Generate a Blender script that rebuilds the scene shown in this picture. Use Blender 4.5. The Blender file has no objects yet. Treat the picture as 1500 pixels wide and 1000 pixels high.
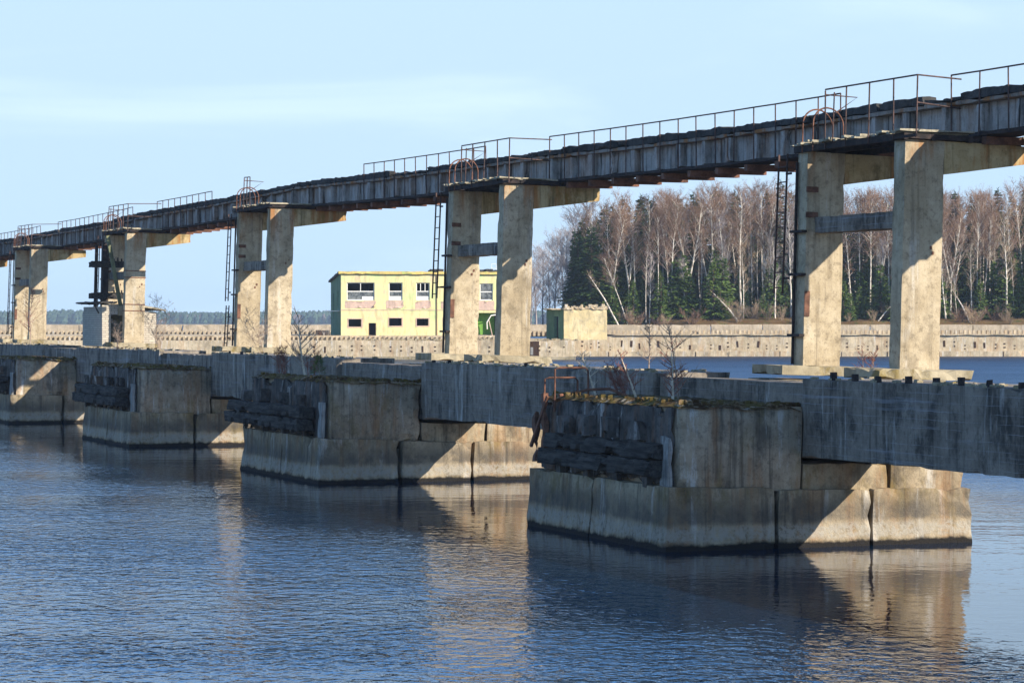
import bpy, math, random
from mathutils import Vector, noise, Matrix

random.seed(7)
sc = bpy.context.scene
COL = sc.collection
R = math.radians

# ------------------------------------------------------------------ frame
HCAM = 4.0
F = 4000.0            # focal length in photo pixels (photo 1500 wide)
HZ = 470.5
TH = math.atan2(.351, .936)
U = Vector((-math.sin(TH), math.cos(TH), 0))     # along the causeway, away from camera
E = Vector((math.cos(TH), math.sin(TH), 0))      # across it, to the far side
NOSE = Vector((2.69, 47.4, 0))
SPAN = 21.15

def P(s, t, z=0.0):
    return NOSE + U * s + E * t + Vector((0, 0, z))

def nz(x, y, z=0.0):
    return noise.noise(Vector((x, y, z)))

# ------------------------------------------------------------------ mesh builder
class MB:
    def __init__(self):
        self.v = []; self.f = []
    def add(self, vs, fs):
        b = len(self.v)
        self.v.extend(vs)
        self.f.extend([tuple(i + b for i in q) for q in fs])
    def box(self, x0, x1, y0, y1, z0, z1):
        vs = [(x0,y0,z0),(x1,y0,z0),(x1,y1,z0),(x0,y1,z0),(x0,y0,z1),(x1,y0,z1),(x1,y1,z1),(x0,y1,z1)]
        self.add(vs, [(0,3,2,1),(4,5,6,7),(0,1,5,4),(1,2,6,5),(2,3,7,6),(3,0,4,7)])
    def rbox(self, x0, x1, y0, y1, z0, z1, step=.4, amp=.006, chip=.03, f=None, seed=0.0, freq=1.9):
        """box with subdivided, slightly uneven faces and chipped edges"""
        n = [max(1, min(90, int(round((b - a) / step)))) for a, b in ((x0,x1),(y0,y1),(z0,z1))]
        lo = (x0,y0,z0); hi = (x1,y1,z1)
        ids = {}
        vs = []; fs = []
        def vid(i, j, k):
            key = (i,j,k)
            if key in ids: return ids[key]
            c = [lo[a] + (hi[a]-lo[a]) * (key[a] / n[a]) for a in range(3)]
            p = Vector(c)
            d = noise.noise_vector(p * freq + Vector((seed, seed*1.7, seed*.6))) * amp
            nb = [a for a in range(3) if key[a] in (0, n[a])]
            q = p + d
            if len(nb) >= 2 and chip > 0:
                w = max(0.0, noise.noise(p * 2.9 + Vector((seed*3.1, 4.2, seed))) + .12)
                w = chip * (w * 1.9) ** 1.6
                for a in nb:
                    q[a] += w if key[a] == 0 else -w
            if f: q = Vector(f(q.x, q.y, q.z))
            ids[key] = len(vs); vs.append(tuple(q))
            return ids[key]
        for a in range(3):
            b, c = (a+1) % 3, (a+2) % 3
            for side in (0, n[a]):
                for i in range(n[b]):
                    for j in range(n[c]):
                        def k3(ii, jj):
                            key = [0,0,0]; key[a] = side; key[b] = ii; key[c] = jj
                            return vid(*key)
                        q = (k3(i,j), k3(i+1,j), k3(i+1,j+1), k3(i,j+1))
                        fs.append(q if side else q[::-1])
        self.add(vs, fs)
    def tube(self, pts, rads, n=6, cap=True):
        pts = [Vector(p) for p in pts]
        if not isinstance(rads, (list, tuple)): rads = [rads] * len(pts)
        b = len(self.v)
        m = len(pts)
        ref = None
        for i, p in enumerate(pts):
            t = (pts[min(i+1, m-1)] - pts[max(i-1, 0)])
            if t.length < 1e-9: t = Vector((0,0,1))
            t.normalize()
            if ref is None:
                ref = Vector((0,0,1)) if abs(t.z) < .9 else Vector((1,0,0))
            a = ref - t * ref.dot(t)
            if a.length < 1e-6: a = t.orthogonal()
            a.normalize(); ref = a
            c = t.cross(a)
            for k in range(n):
                w = 2*math.pi*k/n
                q = p + (a*math.cos(w) + c*math.sin(w)) * rads[i]
                self.v.append(tuple(q))
        for i in range(m-1):
            for k in range(n):
                k2 = (k+1) % n
                self.f.append((b+i*n+k, b+i*n+k2, b+(i+1)*n+k2, b+(i+1)*n+k))
        if cap:
            self.f.append(tuple(b+k for k in range(n))[::-1])
            self.f.append(tuple(b+(m-1)*n+k for k in range(n)))
    def spike(self, p, q, r):
        """three sided tapering twig"""
        p = Vector(p); q = Vector(q)
        t = (q-p)
        if t.length < 1e-6: return
        a = t.orthogonal().normalized(); c = t.normalized().cross(a)
        vs = [tuple(p + (a*math.cos(w)+c*math.sin(w))*r) for w in (0, 2.094, 4.189)] + [tuple(q)]
        self.add(vs, [(0,1,3),(1,2,3),(2,0,3)])
    def beam(self, p, q, w, h):
        """rectangular bar from p to q"""
        p = Vector(p); q = Vector(q); t = (q-p).normalized()
        up = Vector((0,0,1)) if abs(t.z) < .95 else Vector((1,0,0))
        a = t.cross(up).normalized(); c = a.cross(t)
        vs = []
        for o in (p, q):
            for i, j in ((-1,-1),(1,-1),(1,1),(-1,1)):
                vs.append(tuple(o + a*(i*w/2) + c*(j*h/2)))
        self.add(vs, [(0,1,2,3),(7,6,5,4),(0,4,5,1),(1,5,6,2),(2,6,7,3),(3,7,4,0)])
    def mesh(self, name, mat, smooth=False):
        me = bpy.data.meshes.new(name)
        me.from_pydata([tuple(x) for x in self.v], [], self.f)
        if mat: me.materials.append(mat)
        if smooth:
            me.polygons.foreach_set('use_smooth', [True]*len(me.polygons))
        me.update()
        return me
    def build(self, name, mat, parent=None, smooth=False):
        o = bpy.data.objects.new(name, self.mesh(name, mat, smooth))
        COL.objects.link(o)
        if parent: o.parent = parent
        return o

def inst(name, me, parent, loc=(0,0,0), rot=(0,0,0), scale=(1,1,1)):
    o = bpy.data.objects.new(name, me); COL.objects.link(o)
    o.parent = parent; o.location = loc; o.rotation_euler = rot; o.scale = scale
    return o

def tag(o, label, cat, group=None):
    o['label'] = label; o['category'] = cat
    if group: o['group'] = group
    return o

def thing(name, label, cat, loc, rot=(0,0,0), group=None):
    o = bpy.data.objects.new(name, None); COL.objects.link(o)
    o.location = loc; o.rotation_euler = rot; o.empty_display_size = .3
    return tag(o, label, cat, group)

def struct(o, kind='structure'):
    o['kind'] = kind
    return o

def copy_tree(root, loc, rotz, scale, label, group=None):
    r = root.copy(); COL.objects.link(r)
    r.location = loc; r.rotation_euler = (0,0,rotz); r.scale = scale
    r['label'] = label
    if group: r['group'] = group
    for ch in root.children:
        c = ch.copy(); COL.objects.link(c); c.parent = r
        for g in ch.children:
            d = g.copy(); COL.objects.link(d); d.parent = c
    return r

# ------------------------------------------------------------------ materials
class NT:
    def __init__(self, name):
        self.m = bpy.data.materials.new(name); self.m.use_nodes = True
        self.t = self.m.node_tree; self.t.nodes.clear()
        self.out = self.t.nodes.new('ShaderNodeOutputMaterial')
        self.bs = self.t.nodes.new('ShaderNodeBsdfPrincipled')
        self.t.links.new(self.bs.outputs[0], self.out.inputs[0])
        g = self.t.nodes.new('ShaderNodeNewGeometry'); self.pos = g.outputs['Position']
    def link(self, a, b): self.t.links.new(a, b)
    def setv(self, sock, v):
        if hasattr(v, 'is_output') or isinstance(v, bpy.types.NodeSocket): self.link(v, sock)
        else: sock.default_value = v
    def objpos(self):
        n = self.t.nodes.new('ShaderNodeTexCoord'); return n.outputs['Object']
    def map(self, vec, scale=(1,1,1), rotz=0.0, loc=(0,0,0)):
        n = self.t.nodes.new('ShaderNodeMapping')
        n.inputs['Scale'].default_value = scale; n.inputs['Rotation'].default_value = (0,0,rotz)
        n.inputs['Location'].default_value = loc
        self.link(vec, n.inputs['Vector']); return n.outputs[0]
    def noise(self, vec, scale, detail=4, rough=.55, dist=0.0):
        n = self.t.nodes.new('ShaderNodeTexNoise')
        n.inputs['Scale'].default_value = scale; n.inputs['Detail'].default_value = detail
        n.inputs['Roughness'].default_value = rough; n.inputs['Distortion'].default_value = dist
        self.link(vec, n.inputs['Vector']); return n.outputs['Fac']
    def voro(self, vec, scale, feature='F1'):
        n = self.t.nodes.new('ShaderNodeTexVoronoi'); n.feature = feature
        n.inputs['Scale'].default_value = scale
        self.link(vec, n.inputs['Vector']); return n.outputs['Distance']
    def ramp(self, fac, a, b):
        """smooth 0..1 between a and b"""
        n = self.t.nodes.new('ShaderNodeMapRange'); n.interpolation_type = 'SMOOTHSTEP'
        self.setv(n.inputs['Value'], fac)
        n.inputs['From Min'].default_value = a; n.inputs['From Max'].default_value = b
        return n.outputs['Result']
    def math(self, op, a, b=0.0):
        n = self.t.nodes.new('ShaderNodeMath'); n.operation = op
        self.setv(n.inputs[0], a); self.setv(n.inputs[1], b); return n.outputs[0]
    def mix(self, fac, a, b):
        n = self.t.nodes.new('ShaderNodeMix'); n.data_type = 'RGBA'
        self.setv(n.inputs[0], fac)
        for s, v in ((n.inputs[6], a), (n.inputs[7], b)):
            if isinstance(v, tuple): s.default_value = (v[0], v[1], v[2], 1)
            else: self.link(v, s)
        return n.outputs[2]
    def sep(self, vec):
        n = self.t.nodes.new('ShaderNodeSeparateXYZ'); self.link(vec, n.inputs[0]); return n.outputs
    def bump(self, h, strength=.5, dist=.02, normal=None):
        n = self.t.nodes.new('ShaderNodeBump'); n.inputs['Strength'].default_value = strength
        n.inputs['Distance'].default_value = dist
        self.link(h, n.inputs['Height'])
        if normal is not None: self.link(normal, n.inputs['Normal'])
        return n.outputs[0]
    def finish(self, col, rough=.9, normal=None, spec=.3, metal=0.0):
        self.setv(self.bs.inputs['Base Color'], (col[0],col[1],col[2],1) if isinstance(col, tuple) else col)
        self.setv(self.bs.inputs['Roughness'], rough)
        self.bs.inputs['Specular IOR Level'].default_value = spec
        self.bs.inputs['Metallic'].default_value = metal
        if normal is not None: self.link(normal, self.bs.inputs['Normal'])
        return self.m

def concrete(name, c1, c2, dark=(.05,.045,.04), darkamt=.5, streak=.5, rust=0.0, moss=0.0, lime=0.0,
             boards=0.0, wet=False, pit=.5, bumpd=.015, rustz=None, streakscale=1.6):
    k = NT(name); p = k.pos
    big = k.noise(p, .55, 6, .6)
    mid = k.noise(p, 2.6, 6, .65)
    fine = k.noise(p, 28, 4, .7)
    col = k.mix(k.ramp(k.math('ADD', k.math('MULTIPLY', big, .5), k.math('MULTIPLY', mid, .5)), .36, .64), c1, c2)
    # vertical run-off streaks
    st = k.noise(k.map(p, (3.2,3.2,.16)), streakscale, 5, .65)
    col = k.mix(k.math('MULTIPLY', k.ramp(st, .50, .70), streak), col, dark)
    # dark blotches
    bl = k.noise(k.map(p, (1,1,.6), 0, (13,5,2)), 1.3, 7, .7)
    col = k.mix(k.math('MULTIPLY', k.ramp(bl, .50, .66), darkamt), col, dark)
    if lime:
        li = k.noise(k.map(p, (2.6,2.6,.3), 0, (7,3,1)), 1.2, 6, .7)
        col = k.mix(k.math('MULTIPLY', k.ramp(li, .56, .67), lime), col, (.62,.60,.55))
    if rust:
        ru = k.noise(k.map(p, (2.2,2.2,.30), 0, (31,11,4)), 1.0, 6, .7)
        fac = k.math('MULTIPLY', k.ramp(ru, .48, .63), rust)
        if rustz:
            fac = k.math('MULTIPLY', fac, k.ramp(k.sep(p)[2], rustz[0], rustz[1]))
        col = k.mix(fac, col, (.30,.12,.03))
    if moss:
        mo = k.noise(k.map(p, (1,1,.5), 0, (3,17,8)), 1.4, 6, .7)
        col = k.mix(k.math('MULTIPLY', k.ramp(mo, .51, .65), moss), col, (.17,.12,.025))
    mt = k.noise(p, 7.5, 6, .75)
    col = k.mix(k.math('MULTIPLY', k.ramp(mt, .50, .66), pit * .75), col, dark)
    # pits and grit
    vo = k.noise(p, 34, 3, .8)
    col = k.mix(k.math('MULTIPLY', k.ramp(vo, .56, .72), pit), col, dark)
    h = k.math('ADD', k.math('MULTIPLY', fine, .55), k.math('MULTIPLY', k.noise(p, 8, 6, .7), .9))
    if boards:
        z = k.sep(p)[2]
        zz = k.math('FRACT', k.math('MULTIPLY', k.math('ADD', z, k.math('MULTIPLY', mid, .05)), 7.0))
        ln = k.ramp(zz, .10, .0)
        brk = k.ramp(k.noise(k.map(p, (.35,.35,4)), 3, 5, .7), .42, .62)
        col = k.mix(k.math('MULTIPLY', k.math('MULTIPLY', ln, brk), boards), col, (.34,.35,.37))
        pl = k.noise(k.map(p, (.25,.25,7.0)), 1.0, 5, .7)
        col = k.mix(k.math('MULTIPLY', k.ramp(pl, .55, .72), boards * .8), col, (.33,.34,.36))
        h = k.math('ADD', h, k.math('MULTIPLY', ln, .5))
    if wet:
        z = k.math('ADD', k.sep(p)[2], k.math('MULTIPLY', k.math('SUBTRACT', mid, .5), .17))
        gr = k.noise(p, 11, 5, .75)
        scale = k.math('MULTIPLY', k.ramp(z, .46, .34), k.ramp(z, .12, .2))
        col = k.mix(k.math('MULTIPLY', scale, k.math('MULTIPLY', k.ramp(gr, .36, .56), .75)), col, (.34,.31,.255))
        dk = k.math('MULTIPLY', k.ramp(z, .40, .52), k.ramp(z, 1.05, .6))
        col = k.mix(k.math('MULTIPLY', k.math('MULTIPLY', dk, .75), k.ramp(mid, .25, .6)), col, (.06,.055,.05))
        col = k.mix(k.ramp(z, .14, .07), col, (.016,.014,.012))
        h = k.math('ADD', h, k.math('MULTIPLY', k.math('MULTIPLY', k.ramp(z, 1.1, .4), gr), 2.0))
    return k.finish(col, .92, k.bump(h, .75, bumpd), .2)

def rusty(name, c1, c2, scale=6):
    k = NT(name)
    n = k.noise(k.pos, scale, 6, .7)
    f = k.noise(k.pos, scale * 9, 3, .7)
    col = k.mix(k.ramp(n, .38, .62), c1, c2)
    col = k.mix(k.math('MULTIPLY', k.ramp(f, .5, .7), .4), col, (.02,.015,.012))
    return k.finish(col, .85, k.bump(f, .5, .006), .25)

def wood(name, c1, c2, axis=(14,1.2,14)):
    k = NT(name); p = k.map(k.pos, (1,1,1), -TH)
    n = k.noise(k.map(p, axis), 1.0, 6, .7)
    b = k.noise(k.pos, 1.7, 5, .7)
    col = k.mix(k.ramp(n, .35, .65), c1, c2)
    col = k.mix(k.math('MULTIPLY', k.ramp(b, .5, .7), .5), col, (.03,.028,.025))
    return k.finish(col, .9, k.bump(n, .6, .01), .2)

M = {}
M['pier'] = concrete('pier_concrete', (.20,.155,.098), (.42,.34,.225), dark=(.05,.042,.032), darkamt=.6, streak=.75, rust=.3, moss=.45, lime=.45, wet=True, pit=.45)
M['cap'] = concrete('pier_cap_concrete', (.27,.205,.135), (.46,.37,.26), dark=(.06,.05,.04), darkamt=.65, streak=.75, rust=.4, moss=.4, lime=.6, pit=.6)
M['tar'] = concrete('tarred_concrete', (.045,.04,.035), (.15,.135,.12), dark=(.006,.005,.005), darkamt=.85, streak=.7, rust=.25, lime=.7, pit=.5)
M['beam'] = concrete('board_marked_concrete', (.17,.14,.11), (.30,.255,.20), dark=(.022,.019,.016), darkamt=.75, streak=.7, lime=.5, boards=.55, pit=.45)
M['column'] = concrete('column_concrete', (.35,.275,.17), (.51,.42,.285), dark=(.14,.11,.07), darkamt=.5, streak=.55, rust=.8, rustz=(6.3,7.6), lime=.3, pit=.75, bumpd=.014)
M['arm'] = concrete('stained_shaded_arm', (.36,.26,.12), (.52,.40,.22), dark=(.10,.075,.03), darkamt=.75, streak=.85, rust=.85, moss=.65, pit=.45, bumpd=.01)  # moss and rust stains, strengthened to paint in the arms' shade
M['girder'] = concrete('girder_concrete', (.29,.26,.23), (.45,.41,.37), dark=(.018,.017,.016), darkamt=.55, streak=1.0, rust=.3, lime=.45, pit=.35, streakscale=2.6)
M['ledge'] = concrete('rust_stained_slab', (.20,.17,.14), (.30,.26,.22), dark=(.03,.025,.02), darkamt=.6, streak=.6, rust=.9, pit=.4)
M['kerb'] = concrete('crumbled_kerb', (.03,.029,.027), (.08,.076,.072), dark=(.008,.008,.007), darkamt=.7, streak=.3, pit=.5, bumpd=.04)
M['plinth'] = concrete('plinth_concrete', (.29,.245,.16), (.40,.34,.23), dark=(.12,.10,.07), darkamt=.5, streak=.3, moss=.8, pit=.5)
M['quay'] = concrete('quay_concrete', (.42,.34,.22), (.60,.49,.33), dark=(.20,.16,.11), darkamt=.6, streak=.5, rust=.3, lime=.7, pit=.3, bumpd=.03)
M['parapet'] = concrete('parapet_concrete', (.38,.31,.22), (.52,.43,.31), dark=(.20,.16,.11), darkamt=.4, streak=.4, lime=.3, pit=.3, bumpd=.03)
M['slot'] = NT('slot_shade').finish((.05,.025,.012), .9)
M['rust'] = rusty('rusty_steel', (.11,.05,.032), (.22,.10,.06))
M['darksteel'] = rusty('dark_steel', (.018,.016,.016), (.05,.035,.03))
M['brownsteel'] = rusty('brown_steel', (.09,.045,.03), (.20,.095,.06), 3)
M['rail'] = rusty('railing_paint', (.05,.036,.032), (.13,.075,.06), 4)
M['plank'] = wood('grey_planks', (.26,.23,.16), (.42,.37,.27))
M['blackwood'] = wood('tarred_timber', (.014,.013,.012), (.075,.068,.060))
M['whiteboard'] = wood('weathered_board', (.17,.165,.15), (.36,.35,.32), (24,24,1.0))
M['greenpole'] = wood('green_grey_pole', (.10,.11,.06), (.20,.20,.11), (6,6,1))

# ------------------------------------------------------------------ world, sun, camera
SUN = (-U * 1.35 + E * 1.0 + Vector((0,0,.89))).normalized()
el = math.asin(SUN.z)
w = bpy.data.worlds.new("World"); sc.world = w; w.use_nodes = True
wt = w.node_tree
bg = wt.nodes['Background']
sky = wt.nodes.new('ShaderNodeTexSky'); sky.sky_type = 'NISHITA'; sky.sun_disc = False
sky.sun_elevation = el
sky.sun_rotation = math.atan2(SUN.x, SUN.y)
sky.altitude = 0; sky.air_density = 1.0; sky.dust_density = .25; sky.ozone_density = 2.2
# thin high cirrus veils, fixed in the sky's own directions
tc = wt.nodes.new('ShaderNodeTexCoord')
mp = wt.nodes.new('ShaderNodeMapping'); mp.inputs['Scale'].default_value = (3.0, 3.0, 16.0); mp.inputs['Rotation'].default_value = (.10,.12,.4)
wt.links.new(tc.outputs['Generated'], mp.inputs['Vector'])
nn = wt.nodes.new('ShaderNodeTexNoise'); nn.inputs['Scale'].default_value = 1.6; nn.inputs['Detail'].default_value = 7; nn.inputs['Roughness'].default_value = .55
nn.inputs['Distortion'].default_value = .6
wt.links.new(mp.outputs[0], nn.inputs['Vector'])
mr = wt.nodes.new('ShaderNodeMapRange'); mr.interpolation_type = 'SMOOTHSTEP'
mr.inputs['From Min'].default_value = .45; mr.inputs['From Max'].default_value = .75; mr.inputs['To Max'].default_value = .36
wt.links.new(nn.outputs['Fac'], mr.inputs['Value'])
mx = wt.nodes.new('ShaderNodeMix'); mx.data_type = 'RGBA'
wt.links.new(mr.outputs[0], mx.inputs[0])
mx.inputs[7].default_value = (9.5, 11.5, 13.0, 1)
# clear cold air: deeper blue overhead, a pale veil low over the horizon
tint = wt.nodes.new('ShaderNodeMix'); tint.data_type = 'RGBA'; tint.blend_type = 'MULTIPLY'; tint.inputs[0].default_value = 1
wt.links.new(sky.outputs[0], tint.inputs[6]); tint.inputs[7].default_value = (.50, .66, .90, 1)
sx = wt.nodes.new('ShaderNodeSeparateXYZ'); wt.links.new(tc.outputs['Generated'], sx.inputs[0])
vr = wt.nodes.new('ShaderNodeMapRange'); vr.interpolation_type = 'SMOOTHSTEP'
vr.inputs['From Min'].default_value = .36; vr.inputs['From Max'].default_value = .10; vr.inputs['To Max'].default_value = .97
wt.links.new(sx.outputs[2], vr.inputs['Value'])
veil = wt.nodes.new('ShaderNodeMix'); veil.data_type = 'RGBA'
mid = wt.nodes.new('ShaderNodeMix'); mid.data_type = 'RGBA'
vm = wt.nodes.new('ShaderNodeMapRange'); vm.interpolation_type = 'SMOOTHSTEP'
vm.inputs['From Min'].default_value = .62; vm.inputs['From Max'].default_value = .30; vm.inputs['To Max'].default_value = .9
wt.links.new(sx.outputs[2], vm.inputs['Value']); wt.links.new(vm.outputs[0], mid.inputs[0])
wt.links.new(tint.outputs[2], mid.inputs[6]); mid.inputs[7].default_value = (2.4, 8.9, 22.0, 1)
wt.links.new(vr.outputs[0], veil.inputs[0]); wt.links.new(mid.outputs[2], veil.inputs[6])
veil.inputs[7].default_value = (6.1, 8.2, 10.3, 1)
wt.links.new(veil.outputs[2], mx.inputs[6])
wt.links.new(mx.outputs[2], bg.inputs['Color'])
bg.inputs['Strength'].default_value = .06

sd = bpy.data.lights.new('sun', 'SUN'); sd.energy = 5.0; sd.angle = R(.5); sd.color = (1.0, .915, .79)
so = bpy.data.objects.new('sun', sd); COL.objects.link(so)
so.rotation_euler = SUN.to_track_quat('Z', 'Y').to_euler(); so.location = SUN * 100

cd = bpy.data.cameras.new('camera'); cam = bpy.data.objects.new('camera', cd); COL.objects.link(cam)
cam.location = (0,0,HCAM); cam.rotation_euler = (R(90),0,0)
cd.sensor_width = 36; cd.lens = F/1500*36; cd.shift_y = -(500-HZ)/1500
cd.clip_end = 30000; cd.clip_start = .5
sc.camera = cam
sc.view_settings.view_transform = 'Standard'; sc.view_settings.look = 'None'
sc.view_settings.exposure = .78; sc.view_settings.gamma = 1

# ------------------------------------------------------------------ water and land
def make_water():
    k = NT('lake_water'); p = k.pos
    xyz = k.sep(p)
    # small wind ripples, calmer in the lee of the piers, rougher on open water
    a = k.noise(k.map(p, (3.6,2.9,1), R(6)), 1.0, 2, .5, .5)
    b = k.noise(k.map(p, (8.5,6.5,1), R(-12)), 1.0, 2, .5, .3)
    c = k.noise(k.map(p, (.7,.9,1), R(20)), 1.0, 2, .5)
    gust = k.ramp(k.noise(k.map(p, (.05,.12,1), R(10)), 1.0, 4, .55), .38, .62)
    amp = k.math('ADD', k.math('MULTIPLY', gust, .65), .45)
    dx = k.math('MULTIPLY', k.math('SUBTRACT', xyz[0], NOSE.x), E.x)
    dy = k.math('MULTIPLY', k.math('SUBTRACT', xyz[1], NOSE.y), E.y)
    across = k.math('ADD', dx, dy)
    lee = k.ramp(across, -.5, -8.0)
    openw = k.ramp(across, 8, 24)
    amp = k.math('MULTIPLY', amp, k.math('ADD', k.math('ADD', .055, k.math('MULTIPLY', lee, .82)), k.math('MULTIPLY', openw, 2.6)))
    h = k.math('ADD', k.math('MULTIPLY', a, 1.0), k.math('MULTIPLY', b, .34))
    h = k.math('MULTIPLY', h, amp)
    h = k.math('ADD', h, k.math('MULTIPLY', c, .11))
    nrm = k.bump(h, 1.0, WAVE)
    k.bs.inputs['IOR'].default_value = 1.333
    return k.finish((.003,.017,.046), k.math('ADD', .02, k.math('MULTIPLY', openw, .36)), nrm, .5)
WAVE = .085
wm = MB(); wm.add([(-1600,-60,0),(1600,-60,0),(1600,2700,0),(-1600,2700,0)], [(0,1,2,3)])
struct(wm.build('lake_water', make_water()))

# distant bank with the wood on it
k = NT('far_bank_soil'); bank_m = k.finish(k.mix(k.noise(k.pos, .05, 4), (.10,.085,.05), (.16,.14,.08)), .95)
bm_ = MB(); bm_.rbox(-1550,1550,2330,2690,-.5,1.6, step=40, amp=.8, chip=0)
struct(bm_.build('far_bank', bank_m))
def leafmat(name, c1, c2, scale=1.0):
    k = NT(name)
    col = k.mix(k.ramp(k.noise(k.pos, scale, 4, .7), .35, .65), c1, c2)
    return k.finish(col, .8, None, .2)
M['farpine'] = leafmat('far_pine', (.025,.05,.03), (.05,.085,.045), .05)
M['farbare'] = leafmat('far_bare_wood', (.10,.075,.06), (.15,.11,.085), .05)
def far_wood(name, mat, n, hlo, hhi, seed, clump):
    rnd = random.Random(seed); mb = MB()
    for i in range(n):
        x = rnd.uniform(-820, 480)
        if clump and nz(x*.02, 3.3) < .1: continue
        y = 2338 + rnd.random()**1.5*200
        h = rnd.uniform(hlo, hhi) * (1 + .22*nz(x*.012, 1.7)) * (1.0 + .08*nz(x*.1, 5))
        r = h * rnd.uniform(.20,.42); nseg = 6
        rings = [(0,.5),(.22,1.0),(.55,.95),(.82,.65),(1.0,.12)]
        vs = []; fs = []
        for q, (zz, rr) in enumerate(rings):
            for j in range(nseg):
                a = 2*math.pi*(j + .5*q)/nseg
                rj = r*rr*rnd.uniform(.6,1.25)
                vs.append((x+rj*math.cos(a), y+rj*math.sin(a), 1.2+h*zz*rnd.uniform(.93,1.05)))
        for q in range(len(rings)-1):
            for j in range(nseg):
                fs.append((q*nseg+j, q*nseg+(j+1)%nseg, (q+1)*nseg+(j+1)%nseg, (q+1)*nseg+j))
        mb.add(vs, fs)
    o = mb.build(name, mat)
    struct(o, 'stuff')
    return o
o = far_wood('far_forest', M['farpine'], 4200, 9.0, 12.2, 3, False)
tag(o, 'hazy blue-green wood along the far shore on the horizon', 'far wood')
o = far_wood('far_bare_forest', M['farbare'], 1300, 7.0, 10.5, 4, True)
tag(o, 'hazy brown bare patches of wood along the far shore', 'far wood')

# ------------------------------------------------------------------ piers
def pier(idx, s, t, label, tilt=.028, fender=(.5,6.9), seed=0.0, LL=7.4, WW=6.35):
    r = thing('bridge_pier', label, 'pier', P(s, t, 0), (0, tilt, TH), 'concrete piers standing in the water')
    b = MB()
    kw = dict(step=.24, amp=.012, chip=.04)
    def flare(x, y, z):      # lower edge spreads a little
        f = max(0, .55 - z) * .10
        return (x - (f if x < .5 else 0), y - (f if y < .5 else 0), z)
    b.rbox(0, 2.05, 0, 3.46, -1.5, 1.12, f=flare, seed=seed, **kw)
    b.rbox(0, 2.05, 3.53, LL, -1.5, 1.12, f=flare, seed=seed+2, **kw)
    b.rbox(2.13, 3.95, .0, LL, -1.5, 1.10, f=flare, seed=seed+4, **kw)
    b.rbox(4.01, WW, .02, LL, -1.5, 1.13, f=flare, seed=seed+6, **kw)
    b.box(.4, WW-.3, .3, LL-.3, -1.4, .9)
    b.build('base_course', M['pier'], r)
    c = MB()
    c.rbox(.25, 2.62, .14, LL-.1, 1.06, 2.55, step=.2, amp=.010, chip=.06, seed=seed+9)
    cap = c.build('cap_block', M['cap'], r)
    c = MB()
    c.rbox(2.66, 4.36, .16, LL-.1, 1.06, 1.56, step=.25, amp=.014, chip=.05, seed=seed+11)
    c.rbox(4.40, WW-.1, .12, LL-.1, 1.06, 2.99, step=.25, amp=.014, chip=.05, seed=seed+12)
    c.build('seat_block', M['pier'], r)
    c = MB()
    c.rbox(2.70, 4.34, .12, LL-.12, 1.64, 2.97, step=.25, amp=.01, chip=.025, seed=seed+13)
    c.build('deck_block', M['beam'], r)
    # tarred facing of the fender side
    c = MB(); c.rbox(.16, .245, .32, LL-.18, 1.13, 2.50, step=.2, amp=.012, chip=.09, seed=seed+15)
    c.build('fender_facing', M['tar'], r)
    # fender
    y0, y1 = fender
    for z0, z1, dx in ((1.26,1.56,-.34 + (.16 if idx == 0 else 0)),(1.58,1.86,-.30 + (.18 if idx == 0 else 0))):
        c = MB(); c.rbox(dx, .10, y0, y1 - (0 if z0 < 1.5 else .12), z0, z1, step=.16, amp=.018, chip=.06, seed=seed+z0*7, freq=3)
        c.build('fender_beam', M['blackwood'], r)
    rnd = random.Random(int(seed*10)+5)
    for q in range(4):
        yy = y0 + .9 + q*(y1-y0-1.6)/3.3 + rnd.uniform(-.1,.1)
        c = MB(); hgt = rnd.uniform(.26,.38)
        c.rbox(-.10, .155, yy, yy+.34, 1.88, 1.88+hgt, step=.11, amp=.025, chip=.06, seed=seed+q, freq=4)
        c.build('cleat', M['tar'], r)
    for q in range(4):
        yy = y0 + .5 + q*(y1-y0-1.0)/3.2
        c = MB(); c.rbox(.0, .155, yy, yy+.2, 1.06, 1.255, step=.12, amp=.02, chip=.03, seed=seed+q*3)
        c.build('fender_bracket', M['tar'], r)
    c = MB(); c.rbox(.06, .155, .20, .52, 1.04, 2.0, step=.12, amp=.012, chip=.03, seed=seed+31, freq=4)
    ob = c.build('end_board', M['whiteboard'], r); ob['label'] = 'pale weathered vertical board'
    # moss, soil and crumbled rim on top
    c = MB(); nx, ny = 14, 40
    vs = []; fs = []
    for i in range(nx+1):
        for j in range(ny+1):
            x = .16 + 2.44*i/nx; y = .08 + (LL-.2)*j/ny
            rim = i in (0,nx) or j in (0,ny)
            z = 2.56 + .07*abs(nz(x*2.6+seed, y*2.6)) + .035*nz(x*7, y*7+seed) + .015
            if rim: z = 2.50 + .05*nz(x*6+seed, y*6)
            x += .07*nz(x*3, y*3+seed, 4); y += .07*nz(x*3, y*3, seed+9)
            vs.append((x,y,z))
    for i in range(nx):
        for j in range(ny):
            a = i*(ny+1)+j
            fs.append((a, a+ny+1, a+ny+2, a+1))
    c.add(vs, fs)
    for q in range(70):                      # crumbs along the rim
        j = rnd.random()
        x, y = (rnd.uniform(.2,2.6), rnd.uniform(.1,.35)) if rnd.random() < .5 else (rnd.uniform(.18,.4), rnd.uniform(.1,LL-.2))
        sz = rnd.uniform(.02,.07)
        c.rbox(x, x+sz*1.6, y, y+sz*1.4, 2.55, 2.58+sz, step=.05, amp=.02, chip=.02, seed=q+seed, freq=8)
    c.build('moss_layer', M['moss'], r)
    return r

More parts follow.
